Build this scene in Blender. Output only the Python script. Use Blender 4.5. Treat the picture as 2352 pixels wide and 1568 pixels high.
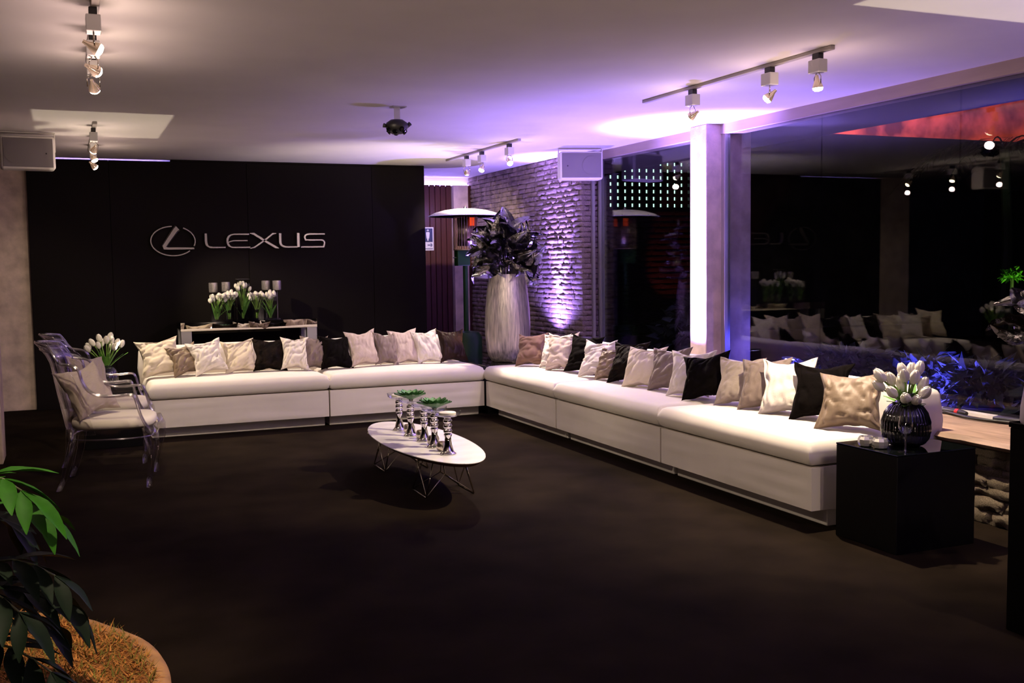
import bpy, bmesh, math, random
from mathutils import Vector, Matrix, noise, Euler
PI = math.pi
R = math.radians
SC = bpy.context.scene
COL = SC.collection
for o in list(bpy.data.objects):
    bpy.data.objects.remove(o)

# ------------------------------------------------------------------ camera
cam = bpy.data.cameras.new('camera')
cam.sensor_width = 36.0
cam.lens = 2391.68 / 2352 * 36.0
cam.clip_start = 0.05
cam.clip_end = 200
co = bpy.data.objects.new('camera', cam)
COL.objects.link(co)
_y, _p, _r = R(22.9595), R(4.28911), R(-0.78086)
_f = Vector((math.sin(_y) * math.cos(_p), math.cos(_y) * math.cos(_p), -math.sin(_p)))
_rt = Vector((math.cos(_y), -math.sin(_y), 0))
_u = _rt.cross(_f)
_r2 = _rt * math.cos(_r) + _u * math.sin(_r)
_u2 = -_rt * math.sin(_r) + _u * math.cos(_r)
co.matrix_world = Matrix(((_r2.x, _u2.x, -_f.x, 0), (_r2.y, _u2.y, -_f.y, 0), (_r2.z, _u2.z, -_f.z, 1.42), (0, 0, 0, 1)))
SC.camera = co

# ------------------------------------------------------------------ view, world
vs = SC.view_settings
vs.view_transform = 'Standard'
vs.look = 'None'
vs.gamma = 1.0
vs.use_curve_mapping = False
vs.exposure = 0.15
SC.cycles.max_bounces = 10
SC.cycles.transparent_max_bounces = 24
SC.cycles.sample_clamp_indirect = 4.0
SC.cycles.caustics_reflective = False
SC.cycles.caustics_refractive = False
SC.cycles.use_denoising = True
w = bpy.data.worlds.new('night')
SC.world = w
w.use_nodes = True
w.node_tree.nodes['Background'].inputs[0].default_value = (0.010, 0.008, 0.020, 1)
w.node_tree.nodes['Background'].inputs[1].default_value = 0.25

WARM = (1.0, 0.80, 0.57)
SPILL = (1.0, 0.70, 0.62)
VIOLET = (0.33, 0.21, 1.0)
BLUE = (0.10, 0.08, 1.0)


def aim(o, target):
    d = Vector(target) - Vector(o.location)
    o.rotation_euler = d.to_track_quat('-Z', 'Y').to_euler()


def spot(name, loc, target, energy, color=WARM, angle=40, blend=0.6, radius=0.025):
    l = bpy.data.lights.new(name, 'SPOT')
    l.energy = energy
    l.color = color
    l.spot_size = R(angle)
    l.spot_blend = blend
    l.shadow_soft_size = radius
    o = bpy.data.objects.new(name, l)
    COL.objects.link(o)
    o.location = loc
    aim(o, target)
    return o


def point(name, loc, energy, color=WARM, radius=0.03):
    l = bpy.data.lights.new(name, 'POINT')
    l.energy = energy
    l.color = color
    l.shadow_soft_size = radius
    o = bpy.data.objects.new(name, l)
    COL.objects.link(o)
    o.location = loc
    return o


CEIL = 2.55
# track heads: (x, y, target, spot energy, cone, spill energy)
HEADS_RIGHT = [(3.775, 5.85, (2.3, 9.2, 0.5), 120, 65, 2.8), (3.775, 5.04, (2.1, 6.4, 0.27), 420, 50, 2.8), (3.775, 4.62, (3.95, 4.6, 0.45), 330, 85, 2.6)]
HEADS_BACK = [(3.82, 10.15, (4.12, 10.9, 2.0), 190, 62, 1.6), (3.82, 9.72, (2.9, 9.4, 0.45), 200, 85, 1.8), (3.82, 9.02, (3.95, 7.4, 0.45), 420, 80, 2.2)]
HEADS_LEFT = [(0.14, 4.86, (3.75, 4.9, 0.45), 95, 62, 3.2), (0.15, 5.40, (3.85, 8.2, 0.75), 150, 56, 2.6), (0.16, 5.90, (0.85, 8.6, 0.35), 125, 65, 2.6), (0.14, 3.20, (-0.25, 4.0, 0.1), 125, 55, 3.0)]
HEADS_FAR = [(0.225, 8.95, (-0.55, 11.6, 0.4), 48, 60, 1.6), (0.235, 9.65, (1.1, 9.35, 0.5), 190, 75, 1.6), (0.25, 10.35, (1.65, 11.1, 1.0), 190, 45, 1.6)]

# coloured LED lamps and two added warm fills (their housings are built further down)
spot('pillar_led', (4.66, 7.5, 0.66), (4.96, 7.5, 2.5), 2600, VIOLET, 60, 1.0, 0.04)
spot('pillar_led_top', (4.62, 7.5, 0.66), (4.90, 7.5, 2.25), 3000, VIOLET, 24, 0.8, 0.04)
spot('pillar_led_wide', (4.66, 7.5, 0.66), (4.80, 7.5, 2.5), 420, VIOLET, 140, 0.6, 0.04)
spot('brick_led', (4.70, 10.2, 0.64), (4.94, 10.2, 2.4), 1500, VIOLET, 44, 0.9, 0.04)
spot('brick_led_wide', (4.70, 10.2, 0.64), (4.75, 10.2, 2.4), 260, VIOLET, 140, 0.8, 0.04)
spot('lounge_fill', (0.8, 1.2, 0.17), (1.2, 3.2, 2.55), 75, (1.0, 0.72, 0.60), 140, 1.0, 0.1)  # unseen fill behind the camera, added to brighten the ceiling
spot('lounge_fill_side', (2.6, 0.4, 0.17), (2.6, 3.0, 2.55), 75, (1.0, 0.72, 0.60), 140, 1.0, 0.1)  # second added ceiling fill, also out of view
spot('next_pillar_led', (4.70, 1.2, 0.66), (4.85, 1.2, 2.5), 350, VIOLET, 130, 0.6, 0.04)
point('garden_led_far', (5.45, 7.05, 0.70), 8, BLUE)
spot('garden_led', (5.25, 5.6, 0.52), (6.4, 5.2, 0.9), 330, BLUE, 130, 0.5)
spot('garden_led_near', (5.25, 4.3, 0.52), (6.4, 4.2, 0.9), 260, BLUE, 130, 0.5)
spot('red_flood', (13.0, 13.6, 0.6), (14.5, 17.0, 4.6), 4800, (1.0, 0.12, 0.06), 110, 0.7)
spot('red_wall_wash', (7.0, 11.6, 0.45), (8.0, 12.5, 1.7), 30, (1.0, 0.10, 0.05), 45, 0.4)
point('corridor_led', (4.35, 12.4, 2.05), 7, VIOLET, 0.05)



def table_glint(name, loc, x0, x1, y0, y1, energy):  # lamp added at the table top to imitate its reflection on the ceiling
    """masked spot without fixture, standing in for halogen light a glass table top reflects"""
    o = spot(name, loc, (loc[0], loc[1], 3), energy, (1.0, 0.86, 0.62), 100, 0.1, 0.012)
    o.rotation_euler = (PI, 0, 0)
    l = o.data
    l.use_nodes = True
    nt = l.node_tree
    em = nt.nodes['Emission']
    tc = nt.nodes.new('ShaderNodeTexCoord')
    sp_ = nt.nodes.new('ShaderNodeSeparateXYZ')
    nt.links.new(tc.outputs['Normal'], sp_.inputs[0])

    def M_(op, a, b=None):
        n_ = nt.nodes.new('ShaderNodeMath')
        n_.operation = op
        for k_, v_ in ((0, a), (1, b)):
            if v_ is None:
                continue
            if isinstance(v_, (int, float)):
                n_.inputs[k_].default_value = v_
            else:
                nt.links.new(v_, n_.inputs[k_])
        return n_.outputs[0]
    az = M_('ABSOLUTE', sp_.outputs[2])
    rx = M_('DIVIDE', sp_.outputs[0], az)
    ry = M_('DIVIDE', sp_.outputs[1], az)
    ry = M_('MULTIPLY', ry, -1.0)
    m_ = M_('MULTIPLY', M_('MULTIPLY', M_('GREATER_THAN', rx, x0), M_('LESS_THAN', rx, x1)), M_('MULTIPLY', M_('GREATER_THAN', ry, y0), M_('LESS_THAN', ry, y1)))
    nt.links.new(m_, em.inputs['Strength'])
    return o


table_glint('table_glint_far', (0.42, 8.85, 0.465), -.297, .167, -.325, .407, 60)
spot('corner_table_glint', (3.64, 9.16, 0.47), (2.95, 10.35, 2.55), 210, (1.0, 0.84, 0.58), 62, 1.0, 0.05)  # added soft spot without fixture, imitating glow reflected by the corner table
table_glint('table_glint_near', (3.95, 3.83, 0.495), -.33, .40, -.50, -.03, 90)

# ------------------------------------------------------------------ materials
MATS = {}


def mat(name, color, rough=0.6, metal=0.0, spec=0.5, var=0.0, vscale=8.0, bump=0.0, bscale=60.0, emit=None, estr=0.0,
        stretch=(1, 1, 1), color2=None, sheen=0.0, bdist=0.01, detail=4.0, coat=0.0, obj_coords=True):
    m = bpy.data.materials.new(name)
    m.use_nodes = True
    nt = m.node_tree
    b = nt.nodes['Principled BSDF']
    b.inputs['Base Color'].default_value = (*color, 1)
    b.inputs['Roughness'].default_value = rough
    b.inputs['Metallic'].default_value = metal
    b.inputs['Specular IOR Level'].default_value = spec
    if sheen:
        b.inputs['Sheen Weight'].default_value = sheen
    if coat:
        b.inputs['Coat Weight'].default_value = coat
    if emit:
        b.inputs['Emission Color'].default_value = (*emit, 1)
        b.inputs['Emission Strength'].default_value = estr
    if var or bump:
        tc = nt.nodes.new('ShaderNodeTexCoord')
        mp = nt.nodes.new('ShaderNodeMapping')
        mp.inputs['Scale'].default_value = stretch
        nt.links.new(tc.outputs['Object'], mp.inputs['Vector'])
    if var:
        n = nt.nodes.new('ShaderNodeTexNoise')
        n.inputs['Scale'].default_value = vscale
        n.inputs['Detail'].default_value = detail
        nt.links.new(mp.outputs[0], n.inputs['Vector'])
        cr = nt.nodes.new('ShaderNodeValToRGB')
        c2 = color2 if color2 else tuple(max(0, c * (1 - var)) for c in color)
        c1 = color if color2 else tuple(min(1, c * (1 + var * 0.6)) for c in color)
        cr.color_ramp.elements[0].position = 0.32
        cr.color_ramp.elements[1].position = 0.68
        cr.color_ramp.elements[0].color = (*c2, 1)
        cr.color_ramp.elements[1].color = (*c1, 1)
        nt.links.new(n.outputs[0], cr.inputs[0])
        nt.links.new(cr.outputs[0], b.inputs['Base Color'])
    if bump:
        n2 = nt.nodes.new('ShaderNodeTexNoise')
        n2.inputs['Scale'].default_value = bscale
        n2.inputs['Detail'].default_value = 5
        nt.links.new(mp.outputs[0], n2.inputs['Vector'])
        bp = nt.nodes.new('ShaderNodeBump')
        bp.inputs['Strength'].default_value = bump
        bp.inputs['Distance'].default_value = bdist
        nt.links.new(n2.outputs[0], bp.inputs['Height'])
        nt.links.new(bp.outputs[0], b.inputs['Normal'])
    MATS[name] = m
    return m


def clear(name, tint=(1, 1, 1), f0=0.04, rough=0.0, gloss=(1, 1, 1)):
    """thin clear sheet: transparent, with angle dependent mirror reflection"""
    m = bpy.data.materials.new(name)
    m.use_nodes = True
    nt = m.node_tree
    nt.nodes.clear()
    out = nt.nodes.new('ShaderNodeOutputMaterial')
    lw = nt.nodes.new('ShaderNodeLayerWeight')
    lw.inputs['Blend'].default_value = 0.5
    pw = nt.nodes.new('ShaderNodeMath'); pw.operation = 'POWER'; pw.inputs[1].default_value = 5
    ma = nt.nodes.new('ShaderNodeMath'); ma.operation = 'MULTIPLY_ADD'
    ma.inputs[1].default_value = 1 - f0; ma.inputs[2].default_value = f0
    tr = nt.nodes.new('ShaderNodeBsdfTransparent'); tr.inputs[0].default_value = (*tint, 1)
    gl = nt.nodes.new('ShaderNodeBsdfGlossy'); gl.inputs[0].default_value = (*gloss, 1); gl.inputs['Roughness'].default_value = rough
    mx = nt.nodes.new('ShaderNodeMixShader')
    nt.links.new(lw.outputs['Facing'], pw.inputs[0])
    nt.links.new(pw.outputs[0], ma.inputs[0])
    nt.links.new(ma.outputs[0], mx.inputs[0])
    nt.links.new(tr.outputs[0], mx.inputs[1])
    nt.links.new(gl.outputs[0], mx.inputs[2])
    nt.links.new(mx.outputs[0], out.inputs[0])
    MATS[name] = m
    return m


mat('carpet', (0.0150, 0.0102, 0.0066), 0.95, spec=0.02, var=0.35, vscale=3.0, bump=0.5, bscale=900, bdist=0.004)
mat('ceiling_paint', (0.74, 0.70, 0.69), 0.85, spec=0.15, var=0.04, vscale=2.0)
mat('black_fabric', (0.0095, 0.0075, 0.0068), 0.85, spec=0.06, var=0.25, vscale=120, bump=0.3, bscale=400, bdist=0.002)
mat('concrete', (0.60, 0.47, 0.41), 0.8, spec=0.2, var=0.28, vscale=7, bump=0.25, bscale=70, bdist=0.004, detail=8)
mat('beam_paint', (0.40, 0.31, 0.27), 0.6, spec=0.3, var=0.1, vscale=4, stretch=(4, .4, 4))
mat('brick_face', (0.26, 0.20, 0.175), 0.9, spec=0.15, var=0.45, vscale=9, bump=0.5, bscale=55, bdist=0.010, detail=8)
mat('brick_core', (0.035, 0.028, 0.028), 0.95, spec=0.1, var=0.2, bump=0.4, bscale=60)
mat('stone_face', (0.30, 0.24, 0.17), 0.9, spec=0.15, var=0.5, vscale=22, bump=0.9, bscale=60, bdist=0.015, detail=8)
mat('red_wood', (0.060, 0.012, 0.010), 0.45, spec=0.4, var=0.3, vscale=6, stretch=(14, 14, .8))
mat('white_paint', (0.75, 0.74, 0.74), 0.6, spec=0.3)
mat('ledge_wood', (0.34, 0.23, 0.165), 0.6, spec=0.3, var=0.35, vscale=3, stretch=(8, 1, 8), bump=0.3, bscale=18, bdist=0.006)
mat('aluminium', (0.62, 0.60, 0.60), 0.35, metal=0.9)
mat('sofa_fabric', (0.76, 0.705, 0.645), 0.9, spec=0.15, var=0.03, vscale=5, bump=0.12, bscale=500, bdist=0.002, sheen=0.1)
mat('plinth_paint', (0.66, 0.62, 0.58), 0.55, spec=0.3)
mat('black_gloss', (0.004, 0.004, 0.005), 0.03, spec=0.5)
mat('black_glass_top', (0.003, 0.004, 0.004), 0.01, spec=0.9)
mat('black_satin', (0.003, 0.0028, 0.0028), 0.4, spec=0.2)
mat('mirror_black', (0.60, 0.57, 0.54), 0.02, metal=1.0)
mat('silver', (0.86, 0.84, 0.80), 0.05, metal=1.0)
mat('silver_hammered', (0.62, 0.57, 0.57), 0.22, metal=0.8, bump=0.6, bscale=90, bdist=0.004)
mat('chrome_letters', (0.30, 0.27, 0.28), 0.34, metal=1.0, bump=0.05, bscale=20)
mat('chrome_side', (0.20, 0.18, 0.19), 0.3, metal=1.0)
mat('wire_chrome', (0.75, 0.70, 0.60), 0.12, metal=1.0)
mat('marble', (0.86, 0.84, 0.82), 0.25, spec=0.5, var=0.12, vscale=3.5, stretch=(1, 1.6, 1), detail=9)
mat('table_edge', (0.10, 0.035, 0.022), 0.45)
mat('silver_leaf', (0.62, 0.56, 0.50), 0.38, metal=0.65, var=0.5, vscale=7, stretch=(9, 9, .7), bump=0.25, bscale=30, bdist=0.004, detail=8)
mat('black_leaf', (0.20, 0.19, 0.19), 0.17, metal=1.0, spec=1.0, bump=0.6, bscale=22, bdist=0.012, coat=0.6)
mat('track_paint', (0.42, 0.38, 0.34), 0.5)
mat('black_plastic', (0.012, 0.011, 0.011), 0.45)
mat('speaker_white', (0.78, 0.74, 0.70), 0.5, spec=0.3)
mat('speaker_grille', (0.19, 0.17, 0.17), 0.75, spec=0.2, bump=0.4, bscale=500, bdist=0.002)
mat('box_white', (0.70, 0.68, 0.66), 0.45)
mat('lamp_cup', (0.75, 0.66, 0.55), 0.15, metal=0.8, emit=(1.0, 0.55, 0.30), estr=0.12)
clear('leg_plastic', (0.88, 0.86, 0.87), 0.13, 0.05)
mat('crystal', (0.80, 0.78, 0.76), 0.18, metal=0.7)
mat('lamp_glow', (1, 0.9, 0.7), 0.4, emit=(1.0, 0.80, 0.52), estr=45.0)
mat('led_glow', (0.6, 0.5, 1), 0.4, emit=(0.42, 0.28, 1.0), estr=60.0)
mat('led_strip', (0.6, 0.5, 1), 0.4, emit=(0.42, 0.30, 1.0), estr=30.0)
mat('led_lens', (0.7, 0.65, 1), 0.3, emit=(0.55, 0.45, 1.0), estr=8.0)
mat('heater_green', (0.004, 0.026, 0.005), 0.45, spec=0.2)
mat('heater_dome', (0.80, 0.79, 0.78), 0.3, metal=0.15)
mat('heater_mesh', (0.24, 0.18, 0.12), 0.4, metal=0.7)
mat('heater_glow', (0.3, 0.02, 0.0), 0.5, emit=(1.0, 0.08, 0.01), estr=1.3)
mat('tulip_white', (0.88, 0.84, 0.74), 0.5, var=0.08, vscale=30, sheen=0.1)
mat('tulip_stem', (0.20, 0.36, 0.06), 0.45, var=0.25, vscale=20)
mat('tulip_leaf', (0.13, 0.33, 0.05), 0.45, var=0.3, vscale=20, stretch=(3, 3, .5))
mat('vase_black', (0.005, 0.005, 0.006), 0.08, spec=0.8)
mat('gold_rim', (0.55, 0.38, 0.12), 0.3, metal=1.0)
mat('mercury', (0.78, 0.70, 0.58), 0.15, metal=0.9, bump=0.4, bscale=120, bdist=0.003)
mat('succulent', (0.12, 0.28, 0.10), 0.5, var=0.35, vscale=25, color2=(0.05, 0.15, 0.06))
mat('candle', (0.85, 0.80, 0.70), 0.5)
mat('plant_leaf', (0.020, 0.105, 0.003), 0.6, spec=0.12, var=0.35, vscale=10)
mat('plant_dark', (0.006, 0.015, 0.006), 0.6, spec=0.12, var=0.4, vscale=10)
mat('plant_stem', (0.10, 0.12, 0.05), 0.6)
mat('mulch', (0.50, 0.20, 0.05), 0.9, spec=0.1, var=0.5, vscale=40, color2=(0.10, 0.05, 0.015), bump=0.8, bscale=80, bdist=0.02)
mat('straw', (0.62, 0.27, 0.07), 0.8, spec=0.1, var=0.4, vscale=15)
mat('dry_grass', (0.22, 0.20, 0.04), 0.8, spec=0.1, var=0.4, vscale=15)
mat('pit_rim', (0.50, 0.26, 0.09), 0.7, var=0.3, vscale=8)
mat('soil', (0.02, 0.015, 0.012), 0.95, spec=0.05, var=0.4)
mat('garden_leaf', (0.035, 0.045, 0.04), 0.5, spec=0.2, var=0.5, vscale=6)
mat('garden_bright', (0.12, 0.45, 0.02), 0.5, var=0.3, vscale=12)
mat('night_wall', (0.035, 0.030, 0.032), 0.9, spec=0.1, var=0.4, vscale=3)
mat('red_facade', (0.60, 0.46, 0.42), 0.9, spec=0.1, var=0.75, vscale=1.6, detail=8, color2=(0.07, 0.06, 0.10))
mat('screen_lit', (0.5, 0.7, 0.6), 0.6, emit=(0.62, 1.0, 0.80), estr=1.6)
mat('sign_white', (0.75, 0.75, 0.78), 0.4, emit=(0.6, 0.55, 0.9), estr=0.0)
mat('sign_blue', (0.03, 0.04, 0.13), 0.4)
mat('cable_red', (0.5, 0.02, 0.02), 0.4)
mat('dark_room', (0.020, 0.016, 0.015), 0.9, spec=0.1)
mat('eave_paint', (0.07, 0.06, 0.065), 0.8, spec=0.15)
mat('pale_ceramic', (0.60, 0.56, 0.55), 0.35, spec=0.5)
clear('window_glass', (0.86, 0.88, 0.90), 0.034, 0.0)
clear('clear_glass', (0.95, 0.96, 0.96), 0.07, 0.02)
clear('clear_plastic', (0.97, 0.96, 0.96), 0.035, 0.05)
clear('clear_rim', (0.78, 0.75, 0.76), 0.28, 0.10)
clear('heater_grid', (0.80, 0.70, 0.60), 0.22, 0.25, (0.7, 0.6, 0.5))

# pillow cloths
mat('cloth_cream', (0.64, 0.56, 0.44), 0.9, spec=0.15, var=0.08, vscale=6, bump=0.25, bscale=160, bdist=0.004, sheen=0.1)
mat('cloth_white', (0.72, 0.66, 0.60), 0.85, spec=0.2, var=0.10, vscale=9, bump=0.25, bscale=120, bdist=0.004, sheen=0.1)
mat('cloth_pinkish', (0.52, 0.43, 0.38), 0.9, spec=0.15, var=0.10, vscale=50, stretch=(6, 1, 1), bump=0.3, bscale=90, bdist=0.004, sheen=0.1)
mat('cloth_tan', (0.215, 0.155, 0.105), 0.5, spec=0.4, var=0.15, vscale=8, bump=0.2, bscale=60, bdist=0.004)
mat('cloth_taupe', (0.185, 0.140, 0.120), 0.7, spec=0.25, var=0.15, vscale=8, bump=0.25, bscale=150, bdist=0.004, sheen=0.1)
mat('cloth_rose', (0.15, 0.085, 0.066), 0.85, spec=0.15, var=0.12, vscale=10, bump=0.3, bscale=250, bdist=0.003, sheen=0.15)
mat('cloth_black', (0.0035, 0.0024, 0.0022), 0.85, spec=0.04, var=0.3, vscale=14, bump=0.3, bscale=90, bdist=0.005)
mat('cloth_brown_fur', (0.013, 0.008, 0.005), 0.7, spec=0.05, var=0.8, vscale=16, bump=0.5, bscale=60, bdist=0.01, color2=(0.003, 0.0022, 0.002))
mat('cloth_brown_satin', (0.022, 0.011, 0.007), 0.45, spec=0.08, var=0.4, vscale=12, bump=0.3, bscale=50, bdist=0.006)
mat('cloth_linen', (0.36, 0.30, 0.255), 0.9, spec=0.15, var=0.12, vscale=120, stretch=(.3, 1, 6), bump=0.3, bscale=200, bdist=0.003, sheen=0.1)
mat('seat_pad', (0.78, 0.72, 0.62), 0.7, spec=0.25)


# ------------------------------------------------------------------ mesh helpers
class MB:
    def __init__(s):
        s.v = []
        s.f = []

    def add(s, vs, fs):
        b = len(s.v)
        s.v += [tuple(v) for v in vs]
        s.f += [tuple(i + b for i in f) for f in fs]
        return s

    def box(s, x0, x1, y0, y1, z0, z1, M=None):
        vs = [Vector((x, y, z)) for x in (x0, x1) for y in (y0, y1) for z in (z0, z1)]
        if M:
            vs = [M @ v for v in vs]
        return s.add(vs, [(0, 1, 3, 2), (4, 6, 7, 5), (0, 4, 5, 1), (2, 3, 7, 6), (0, 2, 6, 4), (1, 5, 7, 3)])

    def tube(s, pts, rad, n=8, closed=False):
        pts = [Vector(p) for p in pts]
        m = len(pts)
        if not hasattr(rad, '__len__'):
            rad = [rad] * m
        vs, fs = [], []
        prev = None
        for i, p in enumerate(pts):
            if closed:
                t = pts[(i + 1) % m] - pts[(i - 1) % m]
            else:
                t = pts[min(i + 1, m - 1)] - pts[max(i - 1, 0)]
            t.normalize()
            if prev is None:
                a = Vector((0, 0, 1)) if abs(t.z) < 0.9 else Vector((1, 0, 0))
                u = t.cross(a).normalized()
            else:
                u = (prev - t * prev.dot(t))
                if u.length < 1e-6:
                    u = t.orthogonal()
                u.normalize()
            prev = u
            q = t.cross(u)
            r = rad[i]
            rx, ry = r if hasattr(r, '__len__') else (r, r)
            for k in range(n):
                a = 2 * PI * k / n
                vs.append(p + u * (math.cos(a) * rx) + q * (math.sin(a) * ry))
        rng = m if closed else m - 1
        for i in range(rng):
            for k in range(n):
                a = i * n + k
                b = i * n + (k + 1) % n
                c = ((i + 1) % m) * n + (k + 1) % n
                d = ((i + 1) % m) * n + k
                fs.append((a, b, c, d))
        if not closed:
            fs.append(tuple(range(n - 1, -1, -1)))
            fs.append(tuple((m - 1) * n + k for k in range(n)))
        return s.add(vs, fs)

    def lathe(s, prof, n=24, c=(0, 0, 0), rib=0.0, nrib=0, sx=1.0):
        vs, fs = [], []
        for (r, z) in prof:
            for k in range(n):
                a = 2 * PI * k / n
                rr = r * (1 + rib * math.cos(nrib * a)) if rib else r
                vs.append((c[0] + rr * math.cos(a) * sx, c[1] + rr * math.sin(a), c[2] + z))
        m = len(prof)
        for i in range(m - 1):
            for k in range(n):
                fs.append((i * n + k, i * n + (k + 1) % n, (i + 1) * n + (k + 1) % n, (i + 1) * n + k))
        if prof[0][0] > 1e-4:
            fs.append(tuple(range(n - 1, -1, -1)))
        if prof[-1][0] > 1e-4:
            fs.append(tuple((m - 1) * n + k for k in range(n)))
        return s.add(vs, fs)

    def prism(s, poly, depth, M=None):
        """poly in xz, extruded along y from 0 to depth"""
        n = len(poly)
        vs = [Vector((x, 0, z)) for x, z in poly] + [Vector((x, depth, z)) for x, z in poly]
        if M:
            vs = [M @ v for v in vs]
        fs = [tuple(range(n)), tuple(range(2 * n - 1, n - 1, -1))]
        for i in range(n):
            j = (i + 1) % n
            fs.append((i, i + n, j + n, j))
        return s.add(vs, fs)

    def build(s, name, m, parent=None, smooth=False, bevel=0.0, seg=2, autos=None):
        me = bpy.data.meshes.new(name)
        me.from_pydata(s.v, [], s.f)
        bm = bmesh.new()
        bm.from_mesh(me)
        bmesh.ops.remove_doubles(bm, verts=bm.verts, dist=1e-6)
        bmesh.ops.recalc_face_normals(bm, faces=bm.faces)
        if bevel:
            es = [e for e in bm.edges if len(e.link_faces) == 2 and e.calc_face_angle(0) > 0.5]
            bmesh.ops.bevel(bm, geom=es, offset=bevel, segments=seg, affect='EDGES', profile=0.5)
        bm.to_mesh(me)
        bm.free()
        if smooth:
            me.polygons.foreach_set('use_smooth', [True] * len(me.polygons))
            if autos:
                try:
                    me.set_sharp_from_angle(angle=R(autos))
                except Exception:
                    pass
        if isinstance(m, (list, tuple)):
            for q in m:
                me.materials.append(MATS[q])
        else:
            me.materials.append(MATS[m])
        o = bpy.data.objects.new(name, me)
        COL.objects.link(o)
        if parent:
            o.parent = parent
        return o


def tag(o, label, cat=None, group=None, kind=None):
    if label:
        o['label'] = label
    if cat:
        o['category'] = cat
    if group:
        o['group'] = group
    if kind:
        o['kind'] = kind
    return o


def empty(name, loc=(0, 0, 0), rz=0.0):
    o = bpy.data.objects.new(name, None)
    o.empty_display_size = 0.05
    COL.objects.link(o)
    o.location = loc
    o.rotation_euler = (0, 0, rz)
    return o


def copy_tree(o, parent=None):
    c = o.copy()
    COL.objects.link(c)
    c.parent = parent
    for ch in list(o.children):
        copy_tree(ch, c)
    return c


def inst(name, me, parent=None, loc=(0, 0, 0), rot=(0, 0, 0), scale=(1, 1, 1)):
    o = bpy.data.objects.new(name, me)
    COL.objects.link(o)
    if parent:
        o.parent = parent
    o.location = loc
    o.rotation_euler = rot
    o.scale = scale
    return o


def struct(name, mb, m, label=None, **k):
    o = mb.build(name, m, **k)
    o['kind'] = 'structure'
    if label:
        o['label'] = label
    return o


# ------------------------------------------------------------------ the room
struct('floor', MB().box(-5, 5.05, -4, 14, -0.1, 0), 'carpet', 'dark brown carpet covering the lounge floor')
struct('ceiling', MB().box(-5, 5.2, -4, 14, CEIL, CEIL + 0.12), 'ceiling_paint', 'pale flat ceiling washed with warm and violet light')
struct('wall_left', MB().box(-5.1, -5, -4, 14, 0, CEIL), 'dark_room', 'dark side wall of the lounge')
struct('wall_front', MB().box(-5, 5.05, -4.1, -4, 0, CEIL), 'dark_room', 'dark wall behind the viewer')

# black fabric wall carrying the logo: panels with recessed joints
wb = struct('wall_back', MB().box(-0.35, 3.79, 11.53, 11.60, 0, 2.515), 'black_fabric', 'black fabric-covered partition wall behind the long sofa')
for a, b in ((-0.35, 0.417), (0.417, 1.80), (1.80, 3.182), (3.182, 3.805)):
    MB().box(a + .0015, b - .0015, 11.50, 11.53, 0, 2.527).build('panel', 'black_fabric', wb, bevel=.002, seg=1)
MB().box(1.03, 3.805, 11.505, 11.60, 2.527, 2.549).build('panel', 'black_fabric', wb)
led = MB().tube([(-0.3, 11.612, 2.45), (1.0, 11.612, 2.45)], .012).build('led_strip', 'led_strip')
tag(led, 'violet light strip glowing behind the top of the black partition', 'light strip')

# concrete columns
struct('trim_1', MB().box(-0.95, -0.335, 11.58, 12.1, 0, CEIL), 'concrete', 'bare concrete column beside the black partition', bevel=.006)
struct('trim_2', MB().box(-0.95, -0.50, 8.42, 8.80, 0, CEIL), 'concrete', 'pale concrete column at the left edge', bevel=.006)
pil = struct('trim_3', MB().box(4.90, 5.35, 7.39, 7.635, 0, CEIL), 'concrete', 'concrete pillar between the glass panes lit violet from below', bevel=.008)
struct('trim_9', MB().box(4.90, 5.35, 1.1, 1.345, 0, CEIL), 'concrete', 'next concrete pillar along the glass wall', bevel=.008)
struct('trim_4', MB().box(5.04, 5.20, -4, 7.39, 2.468, CEIL).box(5.04, 5.20, 7.635, 9.68, 2.468, CEIL), 'beam_paint', 'pale ceiling beam above the glass wall')

# corridor behind the partition
struct('wall_corridor', MB().box(-0.9, 5.3, 13.0, 13.1, 0, CEIL), 'white_paint', 'white corridor wall beyond the partition')
wd = struct('wall_panelling', MB().box(3.2, 4.63, 12.90, 12.99, 0, 2.43).box(4.83, 5.3, 12.90, 12.99, 0, 2.43), 'red_wood', 'dark red timber panelling in the corridor')
xs = [3.2 + .075 * i for i in range(19)]
for x in xs:
    MB().box(x + .004, x + .0715, 12.878, 12.90, 0.02, 2.445).build('plank', 'red_wood', wd, bevel=.004, seg=1)
for x in (4.83, 4.905, 4.98, 5.055, 5.13, 5.205):
    MB().box(x + .004, x + .0715, 12.878, 12.90, 0.02, 2.445).build('plank', 'red_wood', wd, bevel=.004, seg=1)
struct('trim_5', MB().box(4.63, 4.83, 12.80, 12.99, 0, 2.44), 'concrete', 'narrow concrete column between the red timber panels', bevel=.005)
cv = MB().tube([(3.3, 12.95, 2.442), (5.25, 12.95, 2.442)], .012).build('led_strip', 'led_strip')
tag(cv, 'violet light strip in the corridor cove above the red timber', 'light strip')

# brick wall, right rear corner
random.seed(4)


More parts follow.
